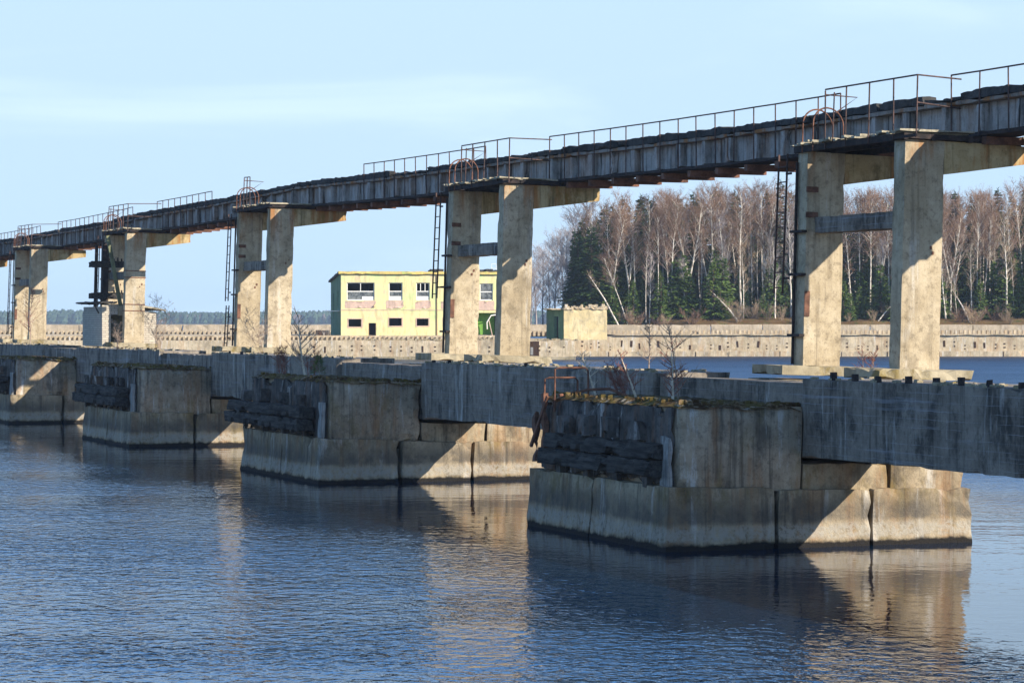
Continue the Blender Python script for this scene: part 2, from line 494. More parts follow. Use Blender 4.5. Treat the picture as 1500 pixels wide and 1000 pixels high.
k = NT('moss_and_soil')
mcol = k.mix(k.ramp(k.noise(k.pos, 2.2, 6, .7), .40, .60), (.075,.04,.018), (.16,.12,.035))
mcol = k.mix(k.ramp(k.noise(k.pos, 5.0, 5, .7), .52, .62), mcol, (.25,.17,.09))
mcol = k.mix(k.ramp(k.noise(k.pos, 3.1, 5, .7), .56, .66), mcol, (.36,.32,.25))
M['moss'] = k.finish(mcol, .95, k.bump(k.noise(k.pos, 22, 5, .8), 1.0, .05), .1)

PS = [0.0, SPAN, SPAN*2+.0, SPAN*3+.3, SPAN*4+.6]
plabels = ['nearest concrete pier, with rusty hoops and leafless saplings on its mossy top',
           'second pier from the right, black fender jutting out, small green pine on top',
           'third pier from the right, grey block with a bare mossy top and black fender',
           'pier cut by the left edge, with thin bright streaks on its shaded face',
           'farthest pier at the left edge, almost hidden by the pier before it']
fend = [(.45,5.9),(1.0,8.2),(.9,7.9),(.9,7.6),(.9,7.6)]
piers = []
for i in range(5):
    piers.append(pier(i, PS[i], 0, plabels[i], [.026,.032,.026,.02,.02][i], fend[i], 3.7*i, *((6.75, 6.03) if i == 0 else (7.4, 6.35))))

# ------------------------------------------------------------------ long beams between the piers
blabels = ['near concrete beam at the right edge with iron stubs along its top',
           'concrete beam running from the nearest pier back to the second pier',
           'concrete beam joining the second pier and the third pier',
           'concrete beam joining the third pier and the pier at the left edge',
           'farthest concrete beam, seen only as a strip at the left edge']
for i in range(5):
    ylen = SPAN - 7.4 if i else 22.0
    s1 = PS[i] + .06; s0 = (PS[i-1] + (6.69 if i == 1 else 7.34)) if i else s1 - 24
    r = thing('concrete_beam', blabels[i], 'beam', P(s0, 0, 0), (0,0,TH), 'long beams between the piers')
    b = MB(); ln = s1 - s0
    def sag(x, y, z): return (x, y, z - .0*math.sin(math.pi*y/ln))
    b.rbox(2.65, 4.34, 0, ln, 1.612, 2.975, step=.3, amp=.006, chip=.03, f=sag, seed=i*5.1)
    b.build('beam_body', M['beam'], r)
    rnd = random.Random(40+i)
    # crumbs and broken cover on the top edge
    c = MB()
    for q in range(int(ln*7)):
        y = rnd.uniform(0, ln); sz = rnd.uniform(.02,.06)
        x = 2.66 + rnd.random()**2*1.5
        c.rbox(x, x+sz*2, y, y+sz*2.5, 2.965, 2.975+sz*.8, step=.05, amp=.012, chip=.01, seed=q, freq=8)
    c.build('loose_rubble', M['plinth'], r)
    if i == 0:
        y = ln - 1.0; q = 0
        while y > ln - 13:
            c = MB(); c.rbox(2.72, 2.82, y, y+.075, 2.97, 3.06+rnd.uniform(0,.05), step=.05, amp=.008, chip=.01, seed=q)
            c.build('iron_stub', M['darksteel'], r); y -= .92 + rnd.uniform(-.15,.15); q += 1
    else:
        for q in range(6):
            y = rnd.uniform(.5, ln-.5)
            c = MB(); c.rbox(2.72, 2.80, y, y+.07, 2.97, 3.03+rnd.uniform(0,.05), step=.05, amp=.008, chip=.01, seed=q)
            c.build('iron_stub', M['darksteel'], r)

# ------------------------------------------------------------------ towers
TS = [1.0, 22.15, 44.5, 66.3, 87.2, 108.5]
ZT = [7.35, 7.53, 7.79, 7.64, 7.50, 7.45]
def zbot(s):
    """underside of the girder"""
    pts = [(-30, 7.40)] + [(TS[i]+2, ZT[i]+.07) for i in range(6)] + [(150, 7.4)]
    for (a, za), (b, zb) in zip(pts, pts[1:]):
        if a <= s <= b:
            f = (s-a)/(b-a)
            return za + (zb-za)*f - .05*math.sin(math.pi*f)
    return pts[-1][1]

def tower(i, label):
    s, zt = TS[i], ZT[i]
    B = 3.0; H = zt - B
    r = thing('trestle_tower', label, 'tower', P(s, 5.1, B), (0, .028, TH), 'concrete towers carrying the girder')
    rnd = random.Random(60+i)
    GAP = 3.95
    for q, y in enumerate((0, GAP)):
        c = MB(); c.rbox(-.62, 1.35, y-.35, y+1.0, -.06, .13, step=.18, amp=.012, chip=.05, seed=i+q*3)
        c.build('plinth', M['plinth'], r)
        c = MB(); c.rbox(0, .82, y, y+.42, .12, H, step=.13, amp=.003, chip=.014, seed=i*3+q)
        c.build('column', M['column'], r)
        def taper(x, yy, z):
            f = (x-.822)/1.83
            return (x, yy, H - (H - z)*(1 - .46*f))
        c = MB(); c.rbox(.822, 2.65, y+.004, y+.416, H-.62, H-.004, step=.13, amp=.003, chip=.012, f=taper, seed=i*4+q)
        c.build('bracket_arm', M['arm'], r)
        c = MB(); c.box(1.64, 2.48, y+.06, y+.36, H-.05, H+.075 + .0)
        c.build('bearing_pad', M['darksteel'], r)
        # a patch of spalled concrete with bars
        zz = rnd.uniform(1.9, 3.0)
        c = MB()
        for m in range(2):
            xx = rnd.uniform(.52,.66)
            c.rbox(xx, xx+.05, y-.012, y-.003, zz+m*.10, zz+m*.10+.07, step=.02, amp=.006, chip=.01, seed=m+zz, freq=20)
        c.build('spalled_patch', M['brownsteel'], r)
    c = MB(); c.rbox(.17, .55, .422, GAP-.002, 2.74, 3.06, step=.16, amp=.004, chip=.014, seed=i*9)
    c.build('brace', M['beam'], r)
    # steel plates on the far column
    for zz in (3.55, 3.05 if i != 2 else 3.2):
        c = MB(); c.box(-.02, .24, GAP-.022, GAP-.002, zz, zz+.11); c.build('steel_plate', M['brownsteel'], r)
    c = MB(); c.box(-.005, .11, GAP-.02, GAP-.003, 1.1, 1.6); c.build('steel_plate', M['brownsteel'], r)
    # dark strip standing in for the shaded edge of the far column
    c = MB(); c.beam((-.05, GAP+.36, .15), (-.05, GAP+.36, H-.2), .045, .045); c.build('shade_strip', M['darksteel'], r)
    for zz in (.7, 1.9, 2.75):
        c = MB(); c.box(-.12, -.005, GAP-.05, GAP+.5, zz, zz+.05); c.build('clamp', M['darksteel'], r)
    # platform: steel frame and loose planks
    c = MB()
    for x in (-.03, .55, 1.32):
        c.beam((x, -.10, H+.05), (x, 4.42, H+.05), .10, .12)
    for y in (-.05, 1.9, 4.35):
        c.beam((-.02, y, H+.06), (1.5, y, H+.06), .08, .09)
    c.build('platform_frame', M['darksteel'], r)
    c = MB(); c.beam((-.10, -.64, H+.03), (-.10, .3, H+.03), .04, .05); c.build('railing_bracket', M['darksteel'], r)
    y = -.14; q = 0
    while y < 4.42:
        wd = rnd.uniform(.12,.19)
        if rnd.random() > .07:
            c = MB()
            dz = rnd.uniform(-.012,.025); tl = rnd.uniform(-.025,.025)
            x0 = -.16 + rnd.uniform(-.06,.10)
            def pl(x, yy, z, dz=dz, tl=tl): return (x, yy, z + dz + tl*(x-.4))
            c.rbox(x0, 1.42 + rnd.uniform(-.1,.06), y, y+wd-.015, H+.125, H+.17, step=.2, amp=.008, chip=.025, f=pl, seed=q)
            c.build('plank', M['plank'], r)
        y += wd; q += 1
    # railing round the platform
    rl = MB(); TOP = H + 1.12
    front = [-.62, .28, 1.22, 2.15, 3.03]
    if i == 2: front = [2.3, 2.65, 3.05]
    rl.tube([(-.12, front[0], TOP), (-.12, front[-1], TOP+.02)], .016, 6)
    if i != 2:
        rl.tube([(-.12, front[0], TOP), (1.56, .75, TOP+.13)], .015, 6)
        rl.tube([(-.12, front[0], TOP-.50), (1.56, .75, TOP-.42)], .015, 6)
    rl.tube([(-.12, front[-1], TOP-.08), (.55, front[-1]-.05, TOP-.10), (.1, front[-1]-.02, TOP-.42)], .015, 6)
    rail = rl.build('platform_railing', M['rail'], r)
    for y in front:
        c = MB(); c.tube([(-.12+rnd.uniform(-.02,.02), y+rnd.uniform(-.03,.03), H-.02), (-.12, y, TOP)], .017, 6)
        c.build('railing_post', M['rail'], rail)
    c = MB(); c.tube([(-.12, front[-1]-.35, H+.1), (-.12, front[-1]-.38, TOP-.06)], .015, 6); c.build('railing_post', M['rail'], rail)
    # rusty ladder hoops
    for y in (3.5, 3.95):
        c = MB(); pts = [(-.13, y, H-.02)]
        for a in range(0, 181, 15):
            pts.append((.20-.33*math.cos(R(a)), y + .05*math.sin(R(a)), H+.50+.34*math.sin(R(a))))
        pts.append((.53, y, H+.15))
        c.tube(pts, .017, 6); c.build('ladder_hoop', M['rust'], r)
    # ladder on the far column
    zlo = [1.55, 1.62, 1.75, 1.0, .35, .3][i]
    if i == 2: segs = [(.12, 1.55), (1.7, H-.05)]
    else: segs = [(zlo, H-.02)]
    for za, zb in segs:
        c = MB(); 
        c.beam((-.18, GAP+.62, za), (-.14, GAP+.62, zb), .022, .036)
        c.beam((-.18, GAP+1.0, za), (-.14, GAP+1.0, zb), .022, .036)
        lad = c.build('ladder', M['rail'], r)
        zz = za + .12
        while zz < zb - .08:
            c = MB(); c.tube([(-.165, GAP+.63, zz), (-.165, GAP+.99, zz)], .013, 5); c.build('rung', M['rail'], lad)
            zz += .30
        for zq in (za+.3, zb-.4):
            c = MB(); c.beam((-.155, GAP+.41, zq), (-.155, GAP+.62, zq), .04, .04); c.build('ladder_bracket', M['darksteel'], lad)
    return r
tl = ['nearest trestle tower, its two tall columns standing before the birch wood',
      'trestle tower with two columns standing in front of the green and yellow building',
      'trestle tower left of the green and yellow building, a mere scrap of railing on top',
      'trestle tower with steel bands round its column, standing at the white brick hut',
      'trestle tower between the left edge and the white brick hut',
      'farthest trestle tower, only its arm end showing at the left edge']
towers = [tower(i, tl[i]) for i in range(6)]

# ------------------------------------------------------------------ girder
gl = ['girder span at the right edge running out over the nearest trestle tower',
      'girder span between the nearest tower and the tower before the green building, railed all along',
      'girder span over the green and yellow building, its railing broken off at one end',
      'girder span between the tower left of the building and the tower at the brick hut',
      'girder span between the brick hut tower and the tower near the left edge',
      'farthest girder span, leaving the photo at the left edge']
GX0, GX1 = 6.74, 7.58
ends = [-27.0] + [TS[i]+2 for i in range(6)]
norail = [[], [], [(39.6, 47)], [(46.2, 57.4)], [], []]
for i in range(6):
    s0, s1 = ends[i], ends[i+1]; ln = s1 - s0
    r = thing('girder_span', gl[i], 'girder', P(s0, 0, 0), (0,0,TH), 'spans of the high girder')
    zf = lambda x, y, z, s0=s0: (x, y, z + zbot(s0+y))
    rnd = random.Random(90+i)
    c = MB(); c.rbox(GX0+.20, GX1-.16, .01, ln-.01, .115, .655, step=.3, amp=.008, chip=.0, f=zf, seed=i); c.build('web', M['girder'], r)
    c = MB(); c.rbox(GX0+.02, GX1+.02, .015, ln-.015, .03, .112, step=.4, amp=.004, chip=.02, f=zf, seed=i+1); c.build('bottom_flange', M['darksteel'], r)
    c = MB(); c.rbox(GX0-.02, GX1+.02, .01, ln-.01, .657, .735, step=.25, amp=.010, chip=.03, f=zf, seed=i+2); c.build('top_slab', M['ledge'], r)
    c = MB(); c.beam((0,0,0),(0,0,.001),.001,.001)
    # crumbled kerb: lengths with gaps and uneven height
    def kerbz(x, y, z, s0=s0):
        s = s0 + y
        if z > .80:
            z += .035*nz(s*.8, i*3.1) + .022*nz(s*4.0, 7.7+i) + .02*nz(s*13, x*9)
        return (x + .025*nz(s*3, z*5, 3), y, z + zbot(s))
    c = MB(); y = 0.02
    while y < ln:
        L = rnd.uniform(1.6, 4.8); y2 = min(ln-.02, y+L)
        hh = rnd.choice([.89,.91,.92,.90,.87]) if rnd.random() > .07 else .81
        c.rbox(GX0-.03, GX0+.27, y, y2-.015, .738, hh, step=.12, amp=.014, chip=.03, f=kerbz, seed=y+i, freq=3)
        y = y2 + (.0 if rnd.random() > .12 else rnd.uniform(.05,.35))
        if ln - y < .1: break
    c.build('kerb', M['kerb'], r)
    c = MB(); c.rbox(GX1-.25, GX1+.03, .02, ln-.02, .738, .90, step=.3, amp=.02, chip=.05, f=kerbz, seed=i+.3); c.build('kerb', M['kerb'], r)
    # ribs
    y = .7; q = 0
    while y < ln - .4:
        wd = .15 if q % 2 else .26
        z0 = zbot(s0+y)
        c = MB(); c.rbox(GX0+.03, GX0+.203, y, y+wd, .113, .655, step=.14, amp=.008, chip=.03, f=zf, seed=q+i*7)
        c.build('rib', M['girder'], r)
        y += 1.36; q += 1
    # cross bearers under the girder
    y = .5; q = 0
    while y < ln - .3:
        if s0 + y > -6:
            c = MB(); z0 = zbot(s0+y)
            c.beam((GX0+.05, y, z0-.06), (GX1+.50+rnd.uniform(-.1,.06), y+rnd.uniform(-.03,.03), z0-.065), .16, .14)
            c.build('cross_bearer', M['brownsteel'], r)
        y += 1.52; q += 1
    # boards added beyond the girder to block sun streaks on the piers
    if i not in (3, 4):
        c = MB(); y = .05
        while y < ln - .4:
            L = rnd.uniform(2.2, 4.2); y2 = min(ln-.05, y+L)
            c.rbox(GX1-.06, GX1+.46, y, y2+.01, -.032, .024, step=.3, amp=.012, chip=.03, f=zf, seed=y)
            y = y2
        c.build('sun_blocking_boards', M['plank'], r)
    # railing on the near side
    top = 1.22
    segs = []; a = s0
    gaps = sorted(norail[i])
    tws = [(TS[j]+.85, TS[j]+4.4) for j in range(6)]
    rp = MB(); posts = []
    nst = int(ln/1.02)
    prev = None
    for j in range(nst+1):
        s = s0 + .3 + j*1.02
        if s > s1 - .05: break
        bad = any(g0 < s < g1 for g0, g1 in gaps) or any(g0+.15 < s < g1 for g0, g1 in tws) or s < -7
        if bad: prev = None; continue
        lean = rnd.uniform(-.03,.03)
        x = GX0 - .06
        p0 = (x, s-s0 + lean, zbot(s)+.06); p1 = (x + rnd.uniform(-.015,.015), s-s0, zbot(s)+top)
        posts.append((p0, p1))
        if prev: rp.tube([prev, p1], .016, 6)
        prev = p1
    if not posts: continue
    if not rp.f: rp.tube([posts[0][1], (posts[0][1][0], posts[0][1][1]+.2, posts[0][1][2])], .019, 6)
    rail = rp.build('railing', M['rail'], r)
    for p0, p1 in posts:
        c = MB(); c.tube([p0, p1], .016, 6); c.build('railing_post', M['rail'], rail)

# ------------------------------------------------------------------ rusty hoops on the nearest pier
def pierpt(i, y, x, z=2.6):
    return piers[i].matrix_basis @ Vector((x, y, z))
r = thing('ladder_head', 'rusty ladder head with two bent hoops at the corner of the nearest pier', 'ladder', P(5.85, .2, 2.45), (0,0,TH))
for y, hh, xo in ((.0,.62,0.0), (.42,.42,-.05)):
    c = MB(); c.tube([(xo+.0, y, -.2), (xo+.02, y+.02, hh), (xo+.10, y-.02, hh+.03), (xo+.62, y-.06, hh+.03), (xo+.68, y-.06, hh-.03), (xo+.70, y-.02, .05)], .02, 6)
    c.build('hoop', M['rust'], r)
c = MB(); c.tube([(-.02, -.3, .12), (.3, -.2, .16), (.7, -.05, .22), (1.0, -.35, .24), (1.3, -.75, .08)], .028, 6); c.build('bent_pipe', M['rust'], r)
c = MB(); c.rbox(-.13, -.03, .25, .42, -1.0, .15, step=.12, amp=.02, chip=.03, freq=4); c.build('side_plate', M['rust'], r)
c = MB(); c.rbox(-.14, -.04, .68, .82, -1.2, -.2, step=.12, amp=.03, chip=.05, freq=4, seed=3); c.build('side_plate', M['brownsteel'], r)
c = MB(); c.beam((-.10, .1, .1), (-.18, .8, -.9), .05, .06); c.build('strut', M['rust'], r)

# ------------------------------------------------------------------ bare saplings
M['bark_pale'] = rusty('pale_bark', (.50,.40,.28), (.68,.57,.42), 9)
M['bark_red'] = rusty('red_twig', (.20,.075,.055), (.30,.13,.09), 9)
M['bark_grey'] = rusty('grey_twig', (.26,.19,.14), (.38,.29,.22), 9)
def branch(mb, rnd, p, d, L, r, depth, spread):
    n = 4; pts = [p]; q = Vector(p); dd = Vector(d)
    for i in range(n):
        dd = (dd + Vector((rnd.uniform(-1,1), rnd.uniform(-1,1), rnd.uniform(-.4,.8)))*.16).normalized()
        q = q + dd*L/n; pts.append(q.copy())
    mb.tube(pts, [r*(1-.75*i/n) for i in range(n+1)], 5 if r > .012 else 4, cap=False)
    if depth <= 0: return
    for j in range(rnd.randint(4,6)):
        f = rnd.uniform(.25,.98); i = min(n-1, int(f*n))
        o = pts[i].lerp(pts[i+1], f*n-i)
        side = Vector((rnd.uniform(-1,1), rnd.uniform(-1,1), rnd.uniform(-.1,.5))).normalized()
        nd = (dd*.75 + side*spread).normalized()
        branch(mb, rnd, o, nd, L*rnd.uniform(.32,.55)*(1.15-.5*f), max(.0045, r*.5), depth-1, spread)
def sapling(label, loc, h, seed, mat='bark_pale', stems=1, lean=(0,0), spread=.75, twigs='bark_red', name='sapling'):
    r = thing(name, label, 'sapling', loc)
    rnd = random.Random(seed); a = MB(); b = MB(); h *= 1.15
    for sx in range(stems):
        d = Vector((lean[0]+rnd.uniform(-.25,.25)*(stems>1), lean[1]+rnd.uniform(-.25,.25)*(stems>1), 1)).normalized()
        n = 6; pts = [Vector((rnd.uniform(-.03,.03)*stems, 0, -.06))]; dd = d.copy()
        hh = h*rnd.uniform(.75,1.0) if sx else h
        for i in range(n):
            dd = (dd + Vector((rnd.uniform(-1,1), rnd.uniform(-1,1), .2))*.09).normalized()
            pts.append(pts[-1] + dd*hh/n)
        rr = .016 + .011*h
        if stems > 2: rr *= .55
        if mat == 'bark_grey': rr *= .62
        a.tube(pts, [rr*(1-.8*i/n) for i in range(n+1)], 6, cap=False)
        for j in range(int(12 + 8*h)):
            f = rnd.uniform(.12,.97); i = min(n-1, int(f*n))
            o = pts[i].lerp(pts[i+1], f*n-i)
            w = rnd.uniform(0, 6.28)
            nd = Vector((math.cos(w)*spread, math.sin(w)*spread, rnd.uniform(.35,.9))).normalized()
            branch(b, rnd, o, nd, hh*rnd.uniform(.22,.48)*(1.1-.6*f), rr*.38, 1, spread)
    a.build('stem', M[mat], r); b.build('twigs', M[twigs], r)
    return r
def at_px(px, s_face_t, s=None):
    pass
def on_pier(i, px, t):
    """s along the pier where a point at t shows at photo column px"""
    k_ = (px-750)/F; o = P(PS[i], t)
    s = (o.x - k_*o.y)/(k_*U.y - U.x)
    return o + U*s
def spot(i, px, t, z=2.58):
    p = on_pier(i, px, t); p.z = z - .028*t; return p
sapling('pale bare sapling with thick twigs, at the right end of the nearest pier top', spot(0, 986, 1.4), .95, 3, stems=1, spread=.95, twigs='bark_red')
sapling('pale leaning sapling on the nearest pier, right of the red bush', spot(0, 935, 1.2), .85, 8, lean=(-.35,0), spread=.7)
sapling('red-twigged leafless bush on the nearest pier top', spot(0, 915, 1.5), .75, 12, 'bark_red', 4, (-.35,0), .9)
sapling('slim pale sapling nearest the rusty hoops on the nearest pier', spot(0, 872, 1.3), .85, 17, lean=(-.3,0), twigs='bark_pale', spread=.8)
sapling('thin dark sapling rising straight from the beam behind the nearest pier top', spot(0, 950, 3.6, 3.05), .95, 21, 'bark_grey', 1, twigs='bark_grey', spread=.8)
sapling('tall thin sapling behind the pale sapling at the end of the nearest pier', spot(0, 992, 2.3), 1.3, 23, 'bark_grey', 1, twigs='bark_grey', spread=.8)
sapling('bright red-twigged bush on the second pier top', spot(1, 418, 1.2), .75, 31, 'bark_red', 5, spread=.9)
sapling('red-twigged bush beside the small pine on the second pier top', spot(1, 455, 1.3), .75, 34, 'bark_red', 4, spread=.9)
sapling('tall pale sapling leaning left on the second pier top', spot(1, 446, 1.5), 1.5, 36, lean=(-.3,0), spread=.7, twigs='bark_grey')
sapling('bare bush on the beam, left of the tower with a scrap of railing', P(53.5, 3.5, 2.98), 1.7, 41, 'bark_grey', 3, twigs='bark_grey')
sapling('leafless bush at the foot of the trestle tower left of the building', P(41.0, 4.0, 2.98), 1.35, 44, 'bark_grey', 3, (-.2,0), twigs='bark_grey', spread=.9)
sapling('tiny bare sapling in front of the white brick hut, to its right', P(60.5, 3.6, 2.98), 1.0, 47, 'bark_grey', 2, twigs='bark_grey')
sapling('small bare twigs between the columns of the nearest tower', P(3.2, 5.6, 2.98), .55, 51, 'bark_grey', 3, twigs='bark_red')
sapling('thin pale sapling at the left, between two trestle towers', P(82.0, 4.2, 2.98), 2.2, 54, 'bark_grey', 1, twigs='bark_red')
# small pine
M['needle'] = leafmat('pine_needles', (.05,.10,.02), (.13,.17,.04), 4)
r = thing('small_pine', 'small green pine beside the red bushes on the second pier top', 'pine', spot(1, 467, 1.2))
c = MB(); c.tube([(0,0,-.05),(.02,0,.25),(0,.02,.55)], [.018,.012,.004], 6); c.build('trunk', M['bark_grey'], r)
c = MB(); rnd = random.Random(2)
for q in range(420):
    z = rnd.uniform(.08,.56); rr = .24*(1-z/.62); a = rnd.uniform(0,6.28); f = rnd.random()**.6
    p = Vector((rr*f*math.cos(a), rr*f*math.sin(a), z)); d = Vector((math.cos(a), math.sin(a), rnd.uniform(-.1,.9))).normalized()
    c.spike(p, p + d*rnd.uniform(.05,.11), .006)
c.build('crown', M['needle'], r)

# ------------------------------------------------------------------ white brick hut at the fourth tower
def brickmat(name, c1, c2, mortar, bw=.26, bh=.09):
    k = NT(name)
    q = k.objpos()
    x = k.sep(q)
    cmb = k.t.nodes.new('ShaderNodeCombineXYZ')
    k.link(k.math('ADD', x[0], x[1]), cmb.inputs[0]); k.link(x[2], cmb.inputs[1])
    b = k.t.nodes.new('ShaderNodeTexBrick')
    b.inputs['Scale'].default_value = 1.0; b.inputs['Brick Width'].default_value = bw; b.inputs['Row Height'].default_value = bh
    b.inputs['Mortar Size'].default_value = .010; b.inputs['Mortar Smooth'].default_value = .3
    b.inputs['Color1'].default_value = (*c1,1); b.inputs['Color2'].default_value = (*c2,1); b.inputs['Mortar'].default_value = (*mortar,1)
    k.link(cmb.outputs[0], b.inputs['Vector'])
    col = k.mix(k.math('MULTIPLY', k.ramp(k.noise(k.pos, 1.6, 6, .7), .5, .7), .35), b.outputs['Color'], (.30,.26,.21))
    return k.finish(col, .9, k.bump(b.outputs['Fac'], -.6, .015), .2)
M['brick'] = brickmat('pale_brick', (.52,.46,.36), (.42,.37,.30), (.17,.15,.12))
HS, HT0 = 67.0, 4.35
r = thing('brick_hut', 'small white brick hut with a broken roof at the foot of a tower', 'hut', P(HS, HT0, 2.98), (0,0,TH))
Wd, Ln, Hh = 2.25, 3.9, 1.62
c = MB()
c.box(0, .18, .181, Ln-.181, 0, Hh)            # left wall
c.box(0, .36, 0, .18, 0, Hh+.1)                # front, left of the door
c.box(.36, 1.0, 0, .18, 1.30, Hh+.1)           # over the door
c.box(1.0, Wd, 0, .18, 0, Hh-.22)              # front, right of the door
c.box(Wd-.18, Wd, .181, Ln-.181, 0, Hh-.3)     # right wall
c.box(0, Wd, Ln-.18, Ln, 0, Hh-.2)
c.build('wall', M['brick'], r)
def roofz(x, y, z): return (x, y, z + .14 - .16*max(0,x-.7) + .04*nz(x*3,y*3) - (.10 if x < .1 else 0)*abs(nz(y*2,3)) )
c = MB(); c.rbox(-.32, .62, -.2, Ln+.1, Hh, Hh+.07, step=.18, amp=.03, chip=.10, f=roofz, freq=3); c.build('roof', M['kerb'], r)
c = MB(); c.rbox(1.15, Wd+.35, -.25, Ln+.1, Hh-.02, Hh+.06, step=.2, amp=.012, chip=.05, f=roofz, seed=4); c.build('roof', M['plank'], r)
for q in range(1):
    c = MB(); c.beam((-.3-.05*q, .1+q*.8, Hh+.08), (-.12, .05+q*.8, Hh-.28-.06*q), .05, .06); c.build('rafter_end', M['blackwood'], r)
k = NT('faded_green_door'); dm = k.finish(k.mix(k.ramp(k.noise(k.pos, 1.8, 5, .7), .4, .65), (.13,.14,.09), (.22,.22,.14)), .8)
c = MB(); c.box(.37, .99, .60, .64, 0, 1.29); c.build('door', dm, r)
c = MB(); c.beam((.55, .3, .05), (1.0, .35, .55), .05, .16); c.build('fallen_board', M['whiteboard'], r)
c = MB(); c.box(.361,.40,.02,.16,0,1.295); c.box(.96,.999,.02,.16,0,1.295); c.build('door_frame', M['blackwood'], r)

# dark steel clamp frame and slanting pole at that tower
r = thing('clamped_mast', 'dark steel mast clamped to the tower beside the brick hut', 'mast', P(68.5, 4.75, 4.5), (0,0,TH))
c = MB(); c.beam((0,0,.1), (.06,0,2.75), .30, .26); c.build('post', M['darksteel'], r)
c = MB(); c.beam((-.12,1.2,.1), (-.05,1.2,2.7), .12, .12); c.build('post', M['darksteel'], r)
for zz in (.42, 1.72):
    c = MB(); c.rbox(-.55, .85, -.26, -.02, zz, zz+.27, step=.15, amp=.02, chip=.04, seed=zz, freq=4)
    c.rbox(-.55, -.25, -.02, .5, zz+.02, zz+.25, step=.15, amp=.02, chip=.04, seed=zz+2, freq=4)
    cl = c.build('clamp_beam', M['blackwood'], r)
    for q in range(4):
        c = MB(); c.tube([(.35+q*.16, -.34, zz+.27), (.35+q*.16, -.30, zz+.27+.09+.05*(q%2))], .035, 6); c.build('bolt', M['darksteel'], cl)
r = thing('slanting_pole', 'slanting greenish pole leaning from the girder down to the brick hut door', 'pole', P(66.6, 4.55, 4.35), (0,0,TH))
c = MB(); c.beam((.62, .4, 0), (.05, .5, 3.15), .14, .14); c.build('pole', M['greenpole'], r)
c = MB(); c.rbox(.45, .80, .28, .53, -.12, .30, step=.1, amp=.01, chip=.02); c.build('foot_block', M['plinth'], r)
# steel bands round the near column
for zz in (1.42, 1.68, 2.78, 3.05):
    c = MB(); c.box(-.012, .832, -.012, -.0005, zz, zz+.035); c.box(.8205, .832, 0, .43, zz, zz+.035); c.box(-.012, -.0005, 0, .43, zz, zz+.035)
    c.build('steel_band', M['rust'], towers[3])

# ------------------------------------------------------------------ far quay
def X(px, Y): return (px-750)/F*Y
def Z(py, Y): return HCAM + (HZ-py)/F*Y
r = thing('quay_wall', 'long sunlit concrete lock wall with rusty slots right of the yellow hut', 'quay wall', (0, 312, 0), (0,0,R(-1.0)))
xl, xr = X(840, 311), 95
c = MB(); c.rbox(xl, xr, 0, 5.5, -1, 2.40, step=1.1, amp=.04, chip=.05); c.build('wall_face', M['quay'], r)
c = MB(); c.rbox(xl, xr, -.35, -.02, -1, .62, step=1.1, amp=.05, chip=.10, seed=3); c.build('footing', M['quay'], r)
c = MB(); c.rbox(xl, xr, -.22, 5.4, 2.405, 2.52, step=.8, amp=.03, chip=.10, seed=5); c.build('coping', M['quay'], r)
c = MB(); q = xl
while q < xr:
    c.box(q, q+.26, 4.9, 5.39, 2.53, 2.98 + .0); q += .52
c.build('tooth_course', M['quay'], r)
me = None
q = xl + .9; j = 0; rnd = random.Random(5)
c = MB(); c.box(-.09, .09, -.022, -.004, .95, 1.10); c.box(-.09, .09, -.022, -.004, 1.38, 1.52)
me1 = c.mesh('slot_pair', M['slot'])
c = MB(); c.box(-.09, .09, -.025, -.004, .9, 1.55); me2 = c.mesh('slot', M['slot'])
while q < 66:
    (inst('mooring_slot', me2 if rnd.random() < .3 else me1, r, (q,0,rnd.uniform(-.08,.08)), (0,rnd.uniform(-.1,.1),0), (rnd.uniform(.7,1.5),1,rnd.uniform(.8,1.15))) if rnd.random() > .12 else None); q += 1.14 + rnd.uniform(-.12,.12)
q = xl + 4
while q < 66:
    c = MB(); c.box(q, q+.07, -.372, -.353, -.2, rnd.uniform(.5,.62)); c.build('joint', M['slot'], r); q += rnd.uniform(3.5,7.5)

r = thing('parapet_wall', 'pale concrete parapet along the top of the far lock wall', 'parapet', (0, 318.2, 0), (0,0,R(-1.0)))
c = MB(); q = -75.0; j = 0; rnd = random.Random(9)
while q < 100:
    L = rnd.uniform(5.8,6.6)
    c.rbox(q, q+L-.06, 0, .6, 2.2, 3.62+rnd.uniform(-.03,.03), step=.8, amp=.035, chip=.10, seed=j); q += L; j += 1
c.build('parapet_panels', M['parapet'], r)
c = MB(); q = -75
while q < xl-1:
    c.box(q, q+.26, -.45, -.005, 2.3, 2.85); q += .52
c.build('tooth_course', M['quay'], r)

r = thing('quay_block', 'low broken concrete quay carrying the green building and the yellow hut', 'quay', (0, 284.5, 0))
xa = -90; xb = X(843, 284.5)
c = MB(); c.rbox(xa, xb, 0, 33, -1, 2.02, step=1.2, amp=.05, chip=.10, seed=2); c.build('wall_face', M['quay'], r)
c = MB(); c.rbox(xa, xb, -.45, -.03, -1, .36, step=1.0, amp=.08, chip=.2, seed=8); c.build('footing', M['plinth'], r)
c = MB(); c.rbox(xa, X(742,285), 2.2, 33, 2.03, 2.50, step=1.1, amp=.05, chip=.10, seed=12); c.build('upper_step', M['quay'], r)
c = MB(); q = xa
while q < X(742,285):
    c.box(q, q+.2, 1.95, 2.19, 2.03, 2.42); q += .5
c.build('tooth_course', M['quay'], r)
rnd = random.Random(12)
q = X(380,284); 
while q < xb-.5:
    inst('mooring_slot', me1 if rnd.random() < .7 else me2, r, (q,0,-.1+rnd.uniform(-.1,.1))); q += 1.2 + rnd.uniform(-.2,.5)
c = MB(); c.rbox(X(768,284.5), X(790,284.5), -.03, -.004, .25, 1.95, step=.4, amp=.02, chip=.05); ob = c.build('dark_recess', M['slot'], r)
